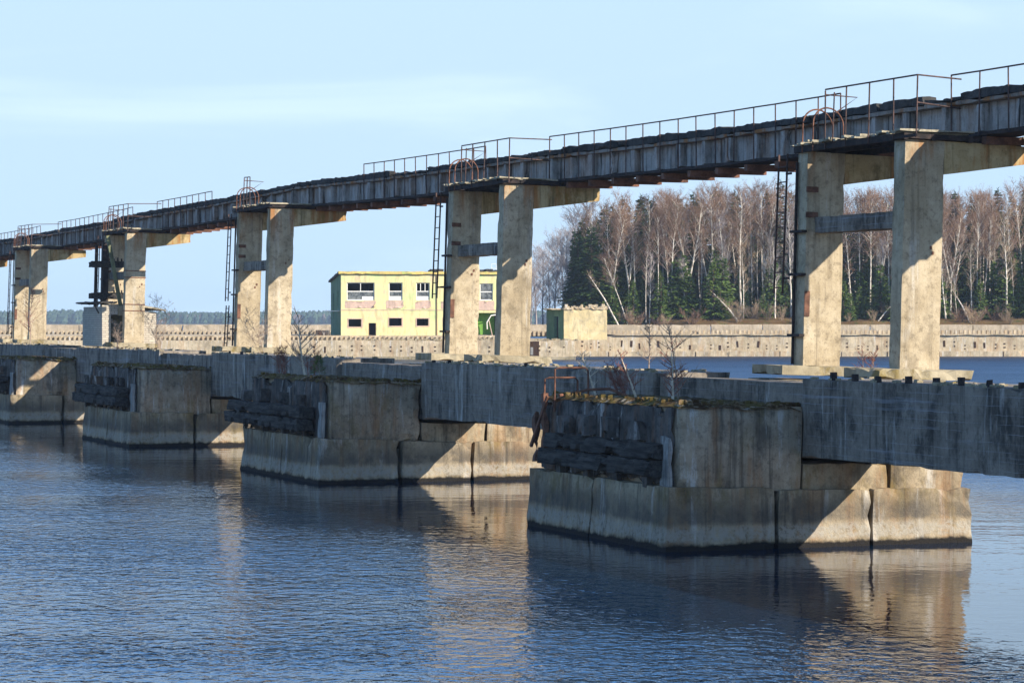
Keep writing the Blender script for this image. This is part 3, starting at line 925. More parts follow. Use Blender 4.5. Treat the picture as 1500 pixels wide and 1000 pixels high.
c = MB(); c.box(X(777,284.5), X(781,284.5), -.06, -.031, .5, 1.3); c.build('white_post', M['whiteboard'], r)
c = MB()
for q in range(160):
    x = rnd.uniform(X(500,285), xb); sz = rnd.uniform(.06,.28); y = rnd.uniform(.1, 1.8)
    c.rbox(x, x+sz*1.5, y, y+sz, 2.0, 2.02+sz*.7, step=.1, amp=.04, chip=.04, seed=q, freq=5)
c.build('loose_rubble', M['plinth'], r)
sl = MB(); sl.rbox(X(461,287), X(480,287), 0, 2.2, 0, .55, step=.3, amp=.04, chip=.1)
o = sl.build('concrete_slab', M['tar']); o.location = (0, 288.0, 2.5); tag(o, 'dark concrete slab lying at the left end of the green building', 'slab')

# ------------------------------------------------------------------ green and yellow building
def holed_wall(mb, W, H0, holes, th):
    """front wall in the xz plane, y from 0 to th, real openings"""
    xs = sorted({0, W} | {h[0] for h in holes} | {h[1] for h in holes})
    zs = sorted({0, H0} | {h[2] for h in holes} | {h[3] for h in holes})
    def solid(i, j):
        if i < 0 or j < 0 or i >= len(xs)-1 or j >= len(zs)-1: return False
        cx, cz = (xs[i]+xs[i+1])/2, (zs[j]+zs[j+1])/2
        return not any(a < cx < b and c < cz < d for a, b, c, d in holes)
    for i in range(len(xs)-1):
        for j in range(len(zs)-1):
            if not solid(i,j): continue
            a, b, c, d = xs[i], xs[i+1], zs[j], zs[j+1]
            v = [(a,0,c),(b,0,c),(b,0,d),(a,0,d),(a,th,c),(b,th,c),(b,th,d),(a,th,d)]
            f = [(0,1,2,3),(7,6,5,4)]
            if not solid(i-1,j): f.append((0,3,7,4))
            if not solid(i+1,j): f.append((1,5,6,2))
            if not solid(i,j-1): f.append((0,4,5,1))
            if not solid(i,j+1): f.append((3,2,6,7))
            mb.add(v, f)
def paintwall(name, cols, dark, sc_=.35):
    k = NT(name); p = k.pos
    n1 = k.noise(p, sc_, 7, .72); n2 = k.noise(k.map(p, (1,1,1), 0, (9,4,3)), sc_*1.7, 6, .7)
    n3 = k.noise(k.map(p, (2,2,.5)), 1.2, 6, .7)
    col = k.mix(k.ramp(n1, .45, .61), cols[0], cols[1])
    col = k.mix(k.ramp(n2, .50, .68), col, cols[2])
    col = k.mix(k.math('MULTIPLY', k.ramp(n3, .46, .70), .6), col, dark)
    return k.finish(col, .9, k.bump(k.noise(p, 5, 5, .7), .4, .03), .2)
M['bfront'] = paintwall('peeling_yellow_paint', ((.62,.56,.28),(.48,.57,.26),(.60,.48,.31)), (.34,.27,.16), .6)
M['bside'] = paintwall('green_side_paint', ((.09,.17,.10),(.13,.23,.14),(.11,.16,.13)), (.05,.08,.06))
M['pink'] = paintwall('bare_plaster', ((.48,.34,.27),(.54,.40,.31),(.42,.32,.27)), (.30,.22,.18), 1.2)
M['trimy'] = paintwall('yellow_cornice', ((.62,.46,.15),(.52,.40,.14),(.33,.45,.13)), (.30,.22,.10), .6)
M['white'] = NT('window_paint').finish((.70,.68,.62), .7)
M['brownframe'] = NT('brown_frame').finish((.20,.12,.08), .7)
k = NT('dirty_glass'); gcol = k.mix(k.ramp(k.noise(k.pos, 2.5, 5, .7), .4, .6), (.05,.055,.055), (.16,.17,.165))
M['glass'] = k.finish(gcol, .25, None, .5)
M['brightgreen'] = paintwall('bright_green_paint', ((.12,.27,.04),(.16,.33,.06),(.26,.38,.10)), (.07,.16,.03), .8)
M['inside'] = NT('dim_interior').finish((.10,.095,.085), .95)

BY = 289.0; bx0 = X(499.5, BY); pxm = BY/F
bz = 2.48
r = thing('derelict_building', 'two-storey derelict building with peeling yellow and green paint', 'building', (bx0, BY, bz), (0,0,R(10)))
cw = math.cos(R(10))
def bxp(px): return (px - 499.5)*pxm/cw*1.0
W = bxp(757); BH = Z(400.5, BY) - bz
def wz(py): return Z(py, BY) - bz
ups = [(508.0,548.2,413.6,439.8),(569,589,413.6,439.4),(609,628.8,413.6,439.4),(649.6,668.5,414,439.6),(702.5,721.7,414.6,439.6)]
los = [(510.4,529,467.4,478.4),(569.4,587.8,466,477.2),(609.8,627,466.6,477),(649.6,667,466.6,477)]
door = (539.4,550.6,473,489.9)
shed = (699,727,458,489.8)
holes = [(bxp(a),bxp(b),wz(d),wz(c_)) for a,b,c_,d in ups+los]
holes.append((bxp(door[0]),bxp(door[1]),0,wz(door[2])))
holes.append((bxp(shed[0]),bxp(shed[1]),0,wz(shed[2])))
D = 9.5
c = MB(); holed_wall(c, W, BH, holes, .38); c.build('front_wall', M['bfront'], r)
def slopez(x, y, z): return (x, y, z - (.085*(y) if z > 2 else 0))
# side wall with openings
c = MB(); sh = [(2.1,2.75,2.95,4.75),(6.3,7.1,1.85,4.55)]
holed_wall(c, D, BH, sh, .36)
c.v = [(v[1], v[0]+.381, v[2] - (.085*v[0] if v[2] > BH-.01 else 0)) for v in c.v]
c.f = [q[::-1] for q in c.f]
c.build('side_wall', M['bside'], r)
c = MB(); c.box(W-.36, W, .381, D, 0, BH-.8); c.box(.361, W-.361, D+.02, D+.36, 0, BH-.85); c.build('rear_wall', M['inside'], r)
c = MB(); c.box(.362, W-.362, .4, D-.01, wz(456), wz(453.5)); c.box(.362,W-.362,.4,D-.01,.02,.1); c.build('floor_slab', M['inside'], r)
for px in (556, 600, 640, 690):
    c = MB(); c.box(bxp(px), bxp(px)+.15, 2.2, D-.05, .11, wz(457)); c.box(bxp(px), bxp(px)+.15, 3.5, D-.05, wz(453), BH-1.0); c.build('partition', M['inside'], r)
c = MB()
c.rbox(-.28, W+.1, -.22, D+.5, BH+.003, BH+.22, step=.5, amp=.015, chip=.05, f=lambda x,y,z: (x,y,z-.085*max(0,y-.3)))
c.build('roof', M['kerb'], r)
c = MB(); c.rbox(-.30, W+.1, -.26, -.225, BH-.06, BH+.24, step=.5, amp=.012, chip=.05); c.build('cornice', M['trimy'], r)
c = MB(); c.rbox(-.04, W, -.05, -.003, wz(454.4), wz(453.4), step=.5, amp=.012, chip=.03); c.build('string_course', M['pink'], r)
for a,b,c_,d in ups:
    m = MB(); x0, x1, z0, z1 = bxp(a), bxp(b), wz(d), wz(c_)
    y0, y1 = .12, .17
    for q in ((x0+.002,x0+.09,z0,z1),(x1-.09,x1-.002,z0,z1)): m.box(q[0],q[1],y0,y1,q[2]+.002,q[3]-.002)
    m.box(x0+.091,x1-.091,y0,y1,z0+.002,z0+.10); m.box(x0+.091,x1-.091,y0,y1,z1-.09,z1-.002)
    zm = z0 + (z1-z0)*.50
    m.box(x0+.091,x1-.091,y0-.01,y1,zm-.05,zm+.05)
    nm = 2 if (b-a) > 30 else (3 if a in (609,) else 1)
    for q in range(1, nm):
        xm = x0 + (x1-x0)*q/nm
        m.box(xm-.035,xm+.035,y0+.002,y1,zm+.051,z1-.091)
    wn = m.build('window', M['white'], r)
    g = MB(); g.box(x0+.091,x1-.091,y0+.03,y0+.04,z0+.101,zm-.051)
    if a > 690: g.box(x0+.091,x1-.091,y0+.03,y0+.04,zm+.051,z1-.091)
    g.build('pane', M['glass'], wn)
    if a < 640:
        g = MB(); w0 = x0+.1+(0 if b-a < 30 else (x1-x0)*.52)
        g.box(w0,x1-.1,y0+.012,y0+.022,z0+.101,z0+.42); g.build('lower_panel', M['white'], wn)
    g = MB(); g.rbox(x0-.10 - .1*((a*7)%3), x1+.15, -.012, -.002, z0-.85-.1*((a*3)%2), z0-.03, step=.3, amp=.004, chip=.15, seed=a); g.build('bare_patch', M['pink'], r)
for a,b,c_,d in los:
    m = MB(); x0, x1, z0, z1 = bxp(a), bxp(b), wz(d), wz(c_)
    m.box(x0-.12,x0-.003,-.03,.1,z0-.12,z1+.1); m.box(x1+.003,x1+.14,-.03,.1,z0-.12,z1+.1); m.box(x0-.003,x1+.003,-.028,.1,z1+.003,z1+.1); m.box(x0-.003,x1+.003,-.028,.1,z0-.12,z0-.003)
    m.build('window_frame', M['pink'], r)
m = MB(); x0, x1 = bxp(door[0]), bxp(door[1]); m.box(x0+.002,x0+.07,.05,.2,0,wz(door[2])-.002); m.box(x1-.07,x1-.002,.05,.2,0,wz(door[2])-.002); m.build('door_frame', M['brownframe'], r)
m = MB(); m.box(bxp(shed[0])+.01, bxp(shed[1])-.01, 1.2, 1.25, .1, wz(shed[2])-.01); m.box(bxp(shed[0])-.01, bxp(shed[0])+.0, .39, 1.2, .1, wz(shed[2])); m.build('green_inner_wall', M['brightgreen'], r)
m = MB(); m.beam((bxp(716), .25, wz(468)), (bxp(721), .1, .02), .22, .08); m.build('leaning_board', M['pink'], r)
m = MB(); m.tube([(bxp(714),.3,wz(482)),(bxp(713),.1,wz(472)),(bxp(719),.05,wz(462)),(bxp(726),.1,wz(461))], .07, 6); m.build('hanging_cable', M['white'], r)
m = MB(); m.tube([(bxp(639),-.08,.02),(bxp(639),-.08,BH-.1)], .05, 6); m.build('drain_pipe', M['brownframe'], r)
for y0, y1, z0, z1 in sh:
    m = MB(); m.box(.1,.18,y0+.381,y1+.381,z0,z1); m.build('side_shutter', M['brownframe'], r)
m = MB(); m.box(-1.3,-.003,1.2,3.0,wz(456),wz(454.7)); m.build('canopy', M['white'], r)
rnd = random.Random(8)
m = MB()
for q in range(26):
    px = rnd.choice([rnd.uniform(629,644), rnd.uniform(700,740)]); x = bxp(px); sz = rnd.uniform(.12,.4)
    m.rbox(x, x+sz*2, .2+rnd.random(), 1.6, BH+.2, BH+.22+sz*.8, step=.15, amp=.05, chip=.06, seed=q, freq=4)
m.build('roof_debris', M['kerb'], r)
m = MB(); 
for a in (722, 729): m.tube([(bxp(a),1,BH+.1),(bxp(a),1,BH+1.1)], .03, 5)
for z in (.6, 1.1): m.tube([(bxp(722),1,BH+z),(bxp(729),1,BH+z)], .025, 5)
m.build('roof_rail', M['white'], r)
# yellow hut
HY = 288.0; hx0 = X(826, HY); hz = 2.03; hp = HY/F/math.cos(R(6))
r = thing('roofless_hut', 'small yellow roofless hut with crumbling rim before the birch wood', 'hut', (hx0, HY, hz), (0,0,R(6)))
HW = (889.5-826)*hp; HH = Z(453.5, HY) - hz; HD = 4.5
M['hutfront'] = paintwall('hut_yellow_plaster', ((.58,.46,.24),(.66,.54,.31),(.44,.36,.22)), (.24,.20,.13), .8)
c = MB(); c.rbox(0, HW, 0, .3, 0, HH, step=.4, amp=.01, chip=.04); c.build('front_wall', M['hutfront'], r)
c = MB(); holed_wall(c, HD, HH, [(1.4,2.5,.0,2.5)], .3)
SK = .30
c.v = [(v[1]-SK*v[0]*.95, v[0]+.301, v[2]) for v in c.v]; c.f = [q[::-1] for q in c.f]
c.build('side_wall', M['bside'], r)
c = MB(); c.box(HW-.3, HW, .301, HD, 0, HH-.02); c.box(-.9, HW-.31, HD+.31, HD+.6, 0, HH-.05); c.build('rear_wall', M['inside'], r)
c = MB(); c.rbox(-.12, HW+.12, -.14, .32, HH+.002, HH+.20, step=.25, amp=.03, chip=.15, freq=3)
c.build('rim_slab', M['quay'], r)
c = MB(); rnd = random.Random(3)
c.rbox(-1.6, HW, .325, HD+.5, HH+.003, HH+.14, step=.4, amp=.03, chip=.1)
for q in range(46):
    x = rnd.uniform(-.1, HW); sz = rnd.uniform(.08,.28)
    c.rbox(x, x+sz*1.3, -.05+rnd.random()*.2, .3, HH+.18, HH+.2+sz*rnd.uniform(.5,1.5), step=.1, amp=.03, chip=.05, seed=q, freq=5)
c.build('rubble_rim', M['quay'], r)

# ------------------------------------------------------------------ hillside and forest
def hill_z(x, y):
    f = min(1, max(0, (x - X(850,330))/14.0))
    d = max(0, y-319.5)
    z = 2.3 + (1.1 + 3.1*(1-math.exp(-d/16)))*f + .8*min(1, d/10)*(1-f)
    return z + .5*nz(x*.12, y*.12)*min(1,d/5) + .16*nz(x*.6, y*.6)
k = NT('forest_floor')
fc = k.mix(k.ramp(k.noise(k.pos, .35, 6, .7), .4, .6), (.13,.075,.035), (.20,.13,.06))
fc = k.mix(k.ramp(k.noise(k.pos, 1.1, 6, .7), .52, .64), fc, (.09,.10,.03))
M['floor'] = k.finish(fc, .95, k.bump(k.noise(k.pos, 3, 6, .8), 1, .2), .1)
c = MB(); vs = []; fs = []; nx, ny = 110, 60
for i in range(nx+1):
    for j in range(ny+1):
        x = -30 + 160*i/nx; y = 319.3 + 230*(j/ny)**1.8
        vs.append((x, y, hill_z(x,y)))
for i in range(nx):
    for j in range(ny):
        a = i*(ny+1)+j; fs.append((a, a+ny+1, a+ny+2, a+1))
c.add(vs, fs); struct(c.build('hillside', M['floor'], smooth=True))

k = NT('birch_bark'); p = k.objpos()
bn = k.noise(k.map(p, (6,6,2.2)), 1.0, 5, .7)
M['birch'] = k.finish(k.mix(k.ramp(bn, .50, .60), (.72,.65,.54), (.16,.12,.09)), .8)
M['birchtwig'] = leafmat('birch_twigs', (.155,.090,.058), (.26,.16,.105), .6)
M['tantwig'] = leafmat('tan_twigs', (.24,.17,.11), (.36,.27,.18), .6)
M['greytwig'] = leafmat('grey_twigs', (.26,.22,.21), (.38,.33,.31), .6)
M['spruce'] = leafmat('spruce_needles', (.016,.036,.012), (.055,.095,.024), .9)
M['spruce_light'] = leafmat('light_spruce_needles', (.055,.10,.018), (.14,.20,.045), .9)
M['darkbark'] = leafmat('dark_bark', (.05,.035,.025), (.11,.08,.06), 2)

def birch_proto(name, seed, H, crown0, width, lean=0.0, fork=False, twig='birchtwig', nb=46, bark='birch', tw=5):
    r = bpy.data.objects.new(name, None); COL.objects.link(r); r['category'] = 'tree'
    rnd = random.Random(seed); a = MB(); b = MB()
    def stem(p0, d0, L, r0, c0, wid, nbr):
        n = 12; pts = [Vector(p0)]; dd = Vector(d0).normalized()
        for i in range(n):
            dd = (dd + Vector((rnd.uniform(-1,1), rnd.uniform(-1,1), .5))*.045).normalized()
            pts.append(pts[-1] + dd*L/n)
        rad = [r0*(1-.9*(i/n)**.9)+.012 for i in range(n+1)]
        a.tube(pts, rad, 7, cap=False)
        for j in range(nbr):
            f = c0 + (1-c0)*((j+rnd.random())/nbr)**.9
            f = min(.985, f); i = min(n-1, int(f*n)); o = pts[i].lerp(pts[i+1], f*n-i)
            w = rnd.uniform(0, 6.283)
            g = (f-c0)/(1-c0)
            bl = wid*(.35+.95*math.sin(math.pi*min(1,.12+.80*(1-g)))**.8)*rnd.uniform(.55,1.0)
            up = rnd.uniform(.7,1.5)
            d = Vector((math.cos(w), math.sin(w), up)).normalized()
            m = 5; bp = [o]; bd = d.copy()
            for s_ in range(m):
                bd = (bd + Vector((rnd.uniform(-1,1), rnd.uniform(-1,1), .3))*.12).normalized()
                bp.append(bp[-1] + bd*bl/m)
            br = max(.022, rad[i]*.36)
            a.tube(bp, [br*(1-.8*s_/m) for s_ in range(m+1)], 4, cap=False)
            for q in range(int(5 + bl*2.0)):
                f2 = rnd.uniform(.2,1.0); i2 = min(m-1, int(f2*m)); o2 = bp[i2].lerp(bp[i2+1], f2*m-i2)
                sd_ = (bd*.7 + Vector((rnd.uniform(-1,1), rnd.uniform(-1,1), rnd.uniform(-.3,1.0)))*.75).normalized()
                l2 = rnd.uniform(.5,1.25)*(.45+.22*bl)
                e2 = o2 + sd_*l2
                b.spike(o2, e2, .020)
                for t_ in range(tw):
                    o3 = o2.lerp(e2, rnd.uniform(.2,1.0))
                    d3 = (sd_*.6 + Vector((rnd.uniform(-1,1), rnd.uniform(-1,1), rnd.uniform(-.6,.9)))*.8).normalized()
                    b.spike(o3, o3 + d3*rnd.uniform(.3,.8), .013)
    d0 = Vector((lean, 0, 1))
    if fork:
        stem((0,0,-.4), d0, H*.36, .20, .99, .2, 1)
        base = Vector((0,0,-.4)) + d0.normalized()*H*.34
        stem(base, Vector((lean-.20,.05,1)), H*.66, .14, .18, width*.85, int(nb*.6))
        stem(base, Vector((lean+.26,-.05,1)), H*.66, .14, .18, width*.85, int(nb*.6))
    else:
        stem((0,0,-.4), d0, H+.4, .145, crown0, width, nb)
    a.build('trunk', M[bark], r); b.build('crown', M[twig], r)
    return r

def spruce_proto(name, seed, H, width, mat='spruce', base=.06, thin=1.0):
    r = bpy.data.objects.new(name, None); COL.objects.link(r); r['category'] = 'tree'
    rnd = random.Random(seed); a = MB(); b = MB()
    a.tube([(0,0,-.4),(.05,0,H*.5),(0,0,H)], [.2,.12,.02], 7, cap=False)
    z = H*base
    while z < H*.985:
        g = (z/H)
        L = width*(1-g)**.85*rnd.uniform(.75,1.1) + .12
        for q in range(rnd.randint(5,7)):
            w = rnd.uniform(0,6.283); l = L*rnd.uniform(.6,1.1)
            droop = rnd.uniform(.05,.35)
            o = Vector((0,0,z+rnd.uniform(-.15,.15)))
            tip = o + Vector((math.cos(w)*l, math.sin(w)*l, -droop*l + .1))
            side = Vector((-math.sin(w), math.cos(w), 0))
            a.spike(o, tip, .028)
            for s_ in range(int((9 + l*15)*thin)):
                f = rnd.uniform(.12,1.0); c_ = o.lerp(tip, f); c_.z += .12*math.sin(f*3)*l*.5
                sd_ = side*rnd.choice((-1,1))*rnd.uniform(.35,1) + Vector((math.cos(w), math.sin(w), rnd.uniform(-.9,.25)))*.7
                e_ = c_ + sd_.normalized()*rnd.uniform(.28,.70)*(.55+.45*(1-g))
                wv = Vector((rnd.uniform(-1,1), rnd.uniform(-1,1), rnd.uniform(-.5,.5))).normalized()*rnd.uniform(.05,.12)
                m_ = c_.lerp(e_, .55)
                b.add([tuple(c_), tuple(m_+wv), tuple(e_), tuple(m_-wv)], [(0,1,2,3)])
        z += rnd.uniform(.24,.42)*(1.0 if H > 6 else .7)
    for q in range(10):
        p = Vector((0,0,H-.5+q*.06)); a_ = rnd.uniform(0,6.28)
        b.spike(p, p + Vector((math.cos(a_)*.2, math.sin(a_)*.2, .25)), .03)
    a.build('trunk', M['darkbark'], r); b.build('crown', M[mat], r)
    return r

def shrub_proto(name, seed, H, twig, n=9):
    r = bpy.data.objects.new(name, None); COL.objects.link(r); r['category'] = 'shrub'
    rnd = random.Random(seed); a = MB(); b = MB()
    for q in range(n):
        w = rnd.uniform(0,6.283); d = Vector((math.cos(w)*.55, math.sin(w)*.55, rnd.uniform(.8,1.6))).normalized()
        L = H*rnd.uniform(.6,1.05); pts = [Vector((math.cos(w)*.15, math.sin(w)*.15, -.2))]
        for i in range(5):
            d = (d + Vector((rnd.uniform(-1,1), rnd.uniform(-1,1), .3))*.14).normalized(); pts.append(pts[-1]+d*L/5)
        a.tube(pts, [.03*(1-.8*i/5) for i in range(6)], 4, cap=False)
        for j in range(26):
            f = rnd.uniform(.12,1); i = min(4,int(f*5)); o = pts[i].lerp(pts[i+1], f*5-i)
            sd_ = (d*.6 + Vector((rnd.uniform(-1,1), rnd.uniform(-1,1), rnd.uniform(-.1,1)))*.8).normalized()
            e_ = o + sd_*H*rnd.uniform(.12,.34); b.spike(o, e_, .018)
            for t_ in range(2):
                o3 = o.lerp(e_, rnd.uniform(.3,1)); d3 = (sd_ + Vector((rnd.uniform(-1,1), rnd.uniform(-1,1), rnd.uniform(-.5,1)))).normalized()
                b.spike(o3, o3 + d3*H*rnd.uniform(.06,.16), .012)
    a.build('stem', M[twig], r); b.build('twigs', M[twig], r)
    return r

birches = [birch_proto('birch_tree', 11, 16, .50, 3.0), birch_proto('birch_tree', 12, 17, .47, 2.6), birch_proto('birch_tree', 13, 15, .36, 3.3, fork=True),
           birch_proto('birch_tree', 14, 16, .52, 2.4, .06), birch_proto('birch_tree', 15, 14, .44, 3.0, -.05)]
for b_ in birches: b_['h'] = 16
BHt = [16,17,15,16,14]
thins = [birch_proto('slender_tree', 21, 12, .35, 1.7, twig='tantwig', nb=30, tw=4), birch_proto('slender_tree', 22, 11, .30, 1.5, twig='greytwig', nb=28, bark='birch', tw=4),
         birch_proto('slender_tree', 23, 13, .45, 1.5, .05, twig='birchtwig', nb=26, tw=4)]
THt = [12,11,13]
greys = [birch_proto('grey_tree', 25, 11, .22, 3.0, twig='greytwig', nb=44, tw=5, bark='greytwig')]
spruces = [spruce_proto('spruce_tree', 31, 16, 2.6), spruce_proto('spruce_tree', 32, 17, 2.1), spruce_proto('spruce_tree', 33, 14, 3.0)]
SHt = [16,17,14]
lights = [spruce_proto('young_spruce', 41, 6, 1.7, 'spruce_light'), spruce_proto('young_spruce', 42, 7.5, 1.9, 'spruce_light')]
LHt = [6,7.5]
shrubs = [shrub_proto('bare_shrub', 51, 2.6, 'tantwig'), shrub_proto('bare_shrub', 52, 2.2, 'birchtwig'), shrub_proto('bare_shrub', 53, 3.2, 'tantwig', 7)]
used = set()
def plant(proto, px, Y, top=None, hgt=None, ph=16, rot=None, label='', group=None, wscale=1.0, sink=.1):
    x = X(px, Y); z = hill_z(x, Y) - sink
    if top is not None: hgt = max(2.0, Z(top, Y) - z)
    s = hgt/ph
    rot = random.uniform(0, 6.28) if rot is None else rot
    sxy = s*wscale
    if id(proto) not in used:
        used.add(id(proto)); o = proto
        o.location = (x,Y,z); o.rotation_euler = (0,0,rot); o.scale = (sxy,sxy,s); o['label'] = label
        if group: o['group'] = group
    else:
        o = copy_tree(proto, (x,Y,z), rot, (sxy,sxy,s), label, group)
        if not group and 'group' in o: del o['group']
    return o

env = [(760,420),(780,385),(800,362),(830,340),(860,312),(900,292),(940,287),(1000,287),(1060,282),(1110,274),(1150,280),(1200,286),(1260,283),(1340,288),(1400,290),(1450,286),(1500,278),(1600,280)]
def topy(px):
    for (a,ya),(b,yb) in zip(env, env[1:]):
        if a <= px <= b: return ya+(yb-ya)*(px-a)/(b-a)
    return 285
random.seed(21)
GB = 'bare birches crowded in the wood behind the far wall'
GS = 'dark spruces crowded in the wood behind the far wall'
# trees one can point to
plant(birches[3], 921, 326, 372, rot=3.14, ph=16, label='white birch leaning left over the yellow roofless hut').rotation_euler = (0, R(-20), 0)
plant(birches[0], 930, 330, 335, ph=16, label='tall birch just right of the leaning birch behind the hut', wscale=.8)
plant(birches[1], 946, 327, 340, ph=17, label='slim double-lit birch in the front row right of the yellow hut', wscale=.7)
plant(birches[3], 963, 327, 318, ph=16, rot=0, label='white straight birch in the gap between two young spruces', wscale=.8)
plant(birches[1], 984, 327, 296, ph=17, label='tallest straight white birch left of the forked birch', wscale=.85)
plant(birches[2], 1010, 329, 292, ph=15, label='forked birch with a bent white trunk in front of dark spruce', wscale=.9)
plant(birches[0], 1045, 331, 285, ph=16, label='broad reddish birch with a fan of white branches, mid wood', wscale=.95)
plant(birches[1], 1085, 327, 287, ph=17, label='large birch with a full reddish crown left of the ladder', wscale=1.1)
plant(birches[2], 1120, 333, 276, ph=15, label='many-stemmed birch left of the nearest tower', wscale=1.0)
plant(birches[2], 1392, 327, 300, ph=15, label='forked birch right of the nearest tower', wscale=.8)
plant(birches[0], 1432, 329, 296, ph=16, label='birch with an open white crown near the right edge', wscale=.8)
plant(birches[1], 1478, 328, 292, ph=17, label='rightmost tall birch at the edge of the photo', wscale=.8)
plant(birches[3], 1258, 330, 298, ph=16, label='white birch seen between the two columns of the nearest tower', wscale=.8)
plant(spruces[2], 847, 334, 335, ph=14, label='broad dark spruce at the left end of the wood', wscale=1.25)
plant(spruces[0], 885, 345, 304, ph=16, label='big spruce rising behind the leaning birch', wscale=1.6)
plant(spruces[1], 938, 352, 289, ph=17, label='spruce with a double dark tip above the birches', wscale=1.6)
plant(spruces[1], 1020, 338, 288, ph=17, label='narrow dark spruce beside the forked birch', wscale=1.4)
plant(spruces[0], 1048, 352, 277, ph=16, label='spruce with the highest tip left of the ladder', wscale=1.4)
plant(spruces[1], 1143, 345, 264, ph=17, label='spruce standing tallest beside the ladder of the nearest tower', wscale=1.3)
plant(spruces[0], 1399, 350, 281, ph=16, label='spruce tip just right of the nearest tower', wscale=1.3)
plant(spruces[1], 1423, 352, 284, ph=17, label='second spruce tip right of the nearest tower', wscale=.8)
plant(spruces[0], 1462, 352, 276, ph=16, label='spruce tip close to the right edge', wscale=1.3)
plant(spruces[2], 1375, 348, 285, ph=14, label='dark spruce half hidden by the nearest tower column', wscale=.8)
for px, Y, h, l in ((968,325,6.0,'young green spruce at the foot of the straight white birches'),(928,326,5.5,'young green spruce behind the right end of the yellow hut'),
                    (990,327,7.0,'young green spruce below the forked birch'),(1048,328,8.5,'tall young spruce in the middle of the wood'),(1135,327,6.5,'young green spruce left of the ladder'),
                    (1246,324,3.4,'little green spruce between the columns of the nearest tower'),(1268,325,2.8,'smallest green spruce, on the brown slope between the tower columns'),
                    (1484,327,7.0,'bright green young spruce near the right edge'),(1455,328,6.5,'young spruce left of the bright green one near the right edge'),(890,330,8.0,'young spruce behind the yellow hut')):
    q = random.randrange(2)
    plant(lights[q], px, Y, hgt=h, ph=LHt[q], label=l, wscale=1.0)
for q in range(46):
    px = random.uniform(885, 1540); Y = random.uniform(323, 331); j = random.randrange(2)
    plant(lights[j], px, Y, hgt=random.uniform(3.0,8.0), ph=LHt[j], label='young green spruce in the undergrowth at the front of the wood', group='young green spruces at the front of the wood', wscale=random.uniform(.9,1.3))
for px, Y, tp, w_, l in ((862,338,345,1.3,'dark spruce second from the left end of the wood'),(873,352,318,1.3,'tall spruce between the leaning birch and the left end of the wood'),
                     (905,346,330,1.4,'spruce with a grey-green crown just right of the leaning birch'),(838,345,362,1.2,'lowest dark spruce at the very left of the wood'),
                     (985,350,296,1.4,'spruce tip behind the tallest straight white birch')):
    plant(spruces[1], px, Y, tp, ph=17, label=l, wscale=w_)
# the crowd
pts = []
def free(x, Y, d):
    return all((x-a)**2 + (Y-b)**2 > d*d for a, b in pts)
n = 0; tries = 0
while n < 108 and tries < 6000:
    tries += 1
    px = random.uniform(868, 1545); Y = 329 + random.random()**1.3*55; x = X(px, Y)
    if not free(x, Y, 2.0): continue
    pts.append((x,Y)); n += 1
    q = random.randrange(5)
    plant(birches[q], px, Y, topy(px)+random.uniform(0,12)+random.random()**2*45, ph=BHt[q], label='bare reddish birch among many in the wood behind the far wall', group=GB, wscale=random.uniform(.65,.95))
n = 0; tries = 0
while n < 168 and tries < 9000:
    tries += 1
    px = random.uniform(838, 1545); Y = (329 + random.random()*18) if n < 58 else (345 + random.random()*60); x = X(px, Y)
    if not free(x, Y, 1.8): continue
    pts.append((x,Y)); n += 1
    q = random.randrange(3)
    plant(spruces[q], px, Y, topy(px)+(random.uniform(20,110) if n < 58 else random.uniform(-4,32)), ph=SHt[q], label='dark green spruce among the birches behind the far wall', group=GS, wscale=random.uniform(1.0,1.5))
n = 0; tries = 0
while n < 70 and tries < 4000:
    tries += 1
    px = random.uniform(930, 1540); Y = 324 + random.random()*22; x = X(px, Y)
    if not free(x, Y, 1.1): continue
    pts.append((x,Y)); n += 1
    q = random.randrange(3)
    plant(thins[q], px, Y, topy(px)+random.uniform(35,120), ph=THt[q], label='slender bare young tree at the front of the wood', group='slender bare trees at the front of the wood', wscale=random.uniform(.7,1.0))
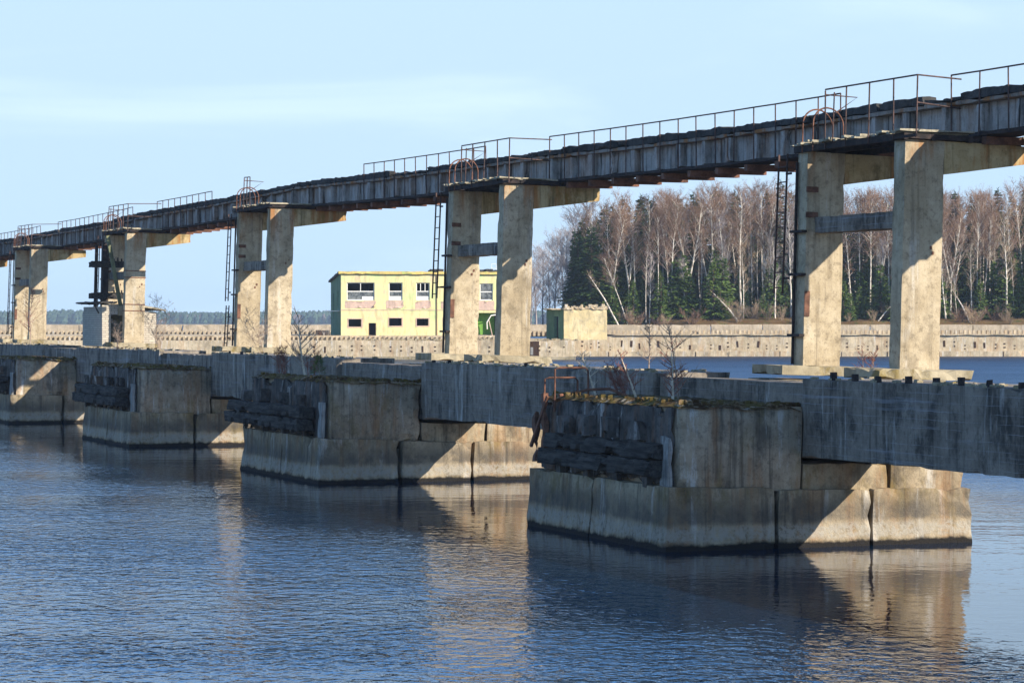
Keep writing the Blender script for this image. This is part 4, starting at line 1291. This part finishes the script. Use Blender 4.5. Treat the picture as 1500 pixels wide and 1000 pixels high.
for q, (px, Y, tp) in enumerate(((778,420,395),(795,410,372),(812,400,366),(826,390,350),(786,440,380),(768,430,405),(835,372,352),(806,378,392),(858,395,318),(845,400,330),(750,450,420))):
    plant(greys[0], px, Y, tp, ph=11, label='hazy grey leafless tree at the left end of the wood', group='grey leafless trees at the left end of the wood', wscale=1.0)
n = 0
for q in range(58):
    px = random.uniform(895, 1540); Y = random.uniform(320.5, 330)
    j = random.randrange(3)
    plant(shrubs[j], px, Y, hgt=random.uniform(1.0,2.4), ph=[2.6,2.2,3.2][j], label='low bare bush along the foot of the wood', group='low bare bushes along the foot of the wood', wscale=1.1)
# poles leaning out of the wood
for (xa, ya, xb_, yb, lab) in ((1088,474,1046,426,'fallen pale trunk leaning left at the foot of the wood'),(1279,474,1310,440,'thin pale trunk slanting right between the tower columns'),
                               (907,472,862,398,'leaning bare pale trunk just behind the yellow hut'),(1424,474,1396,420,'leaning pale trunk right of the nearest tower')):
    Y = 322.5
    o = thing('leaning_trunk', lab, 'tree trunk', (X(xa,Y), Y, Z(ya,Y)-.3))
    c = MB(); d = Vector((X(xb_,Y)-X(xa,Y), .6, Z(yb,Y)-Z(ya,Y)))
    c.tube([(0,0,-.2), tuple(d*.5+Vector((.08,0,.1))), tuple(d)], [.09,.075,.03], 6); c.build('trunk', M['birch'], o)
    c = MB(); rnd = random.Random(int(xa))
    for q in range(14):
        p_ = d*rnd.uniform(.45,1.0); nd = (d.normalized() + Vector((rnd.uniform(-1,1), rnd.uniform(-1,1), rnd.uniform(-.2,1)))*.7).normalized()
        branch(c, rnd, p_, nd, rnd.uniform(.5,1.4), .02, 1, .8)
    c.build('branches', M['tantwig'], o)
for pr in birches+thins+greys+spruces+lights+shrubs:
    if 'h' in pr: del pr['h']

# ------------------------------------------------------------------ air
hm = bpy.data.materials.new('haze_air'); hm.use_nodes = True
t = hm.node_tree; t.nodes.clear()
ou = t.nodes.new('ShaderNodeOutputMaterial'); pv = t.nodes.new('ShaderNodeVolumePrincipled')
pv.inputs['Color'].default_value = (.62,.78,1.0,1); pv.inputs['Density'].default_value = .00015
t.links.new(pv.outputs[0], ou.inputs['Volume'])
hb = MB(); hb.box(-1700, 1700, -80, 2800, -2.6, 30)
struct(hb.build('haze', hm), 'stuff')
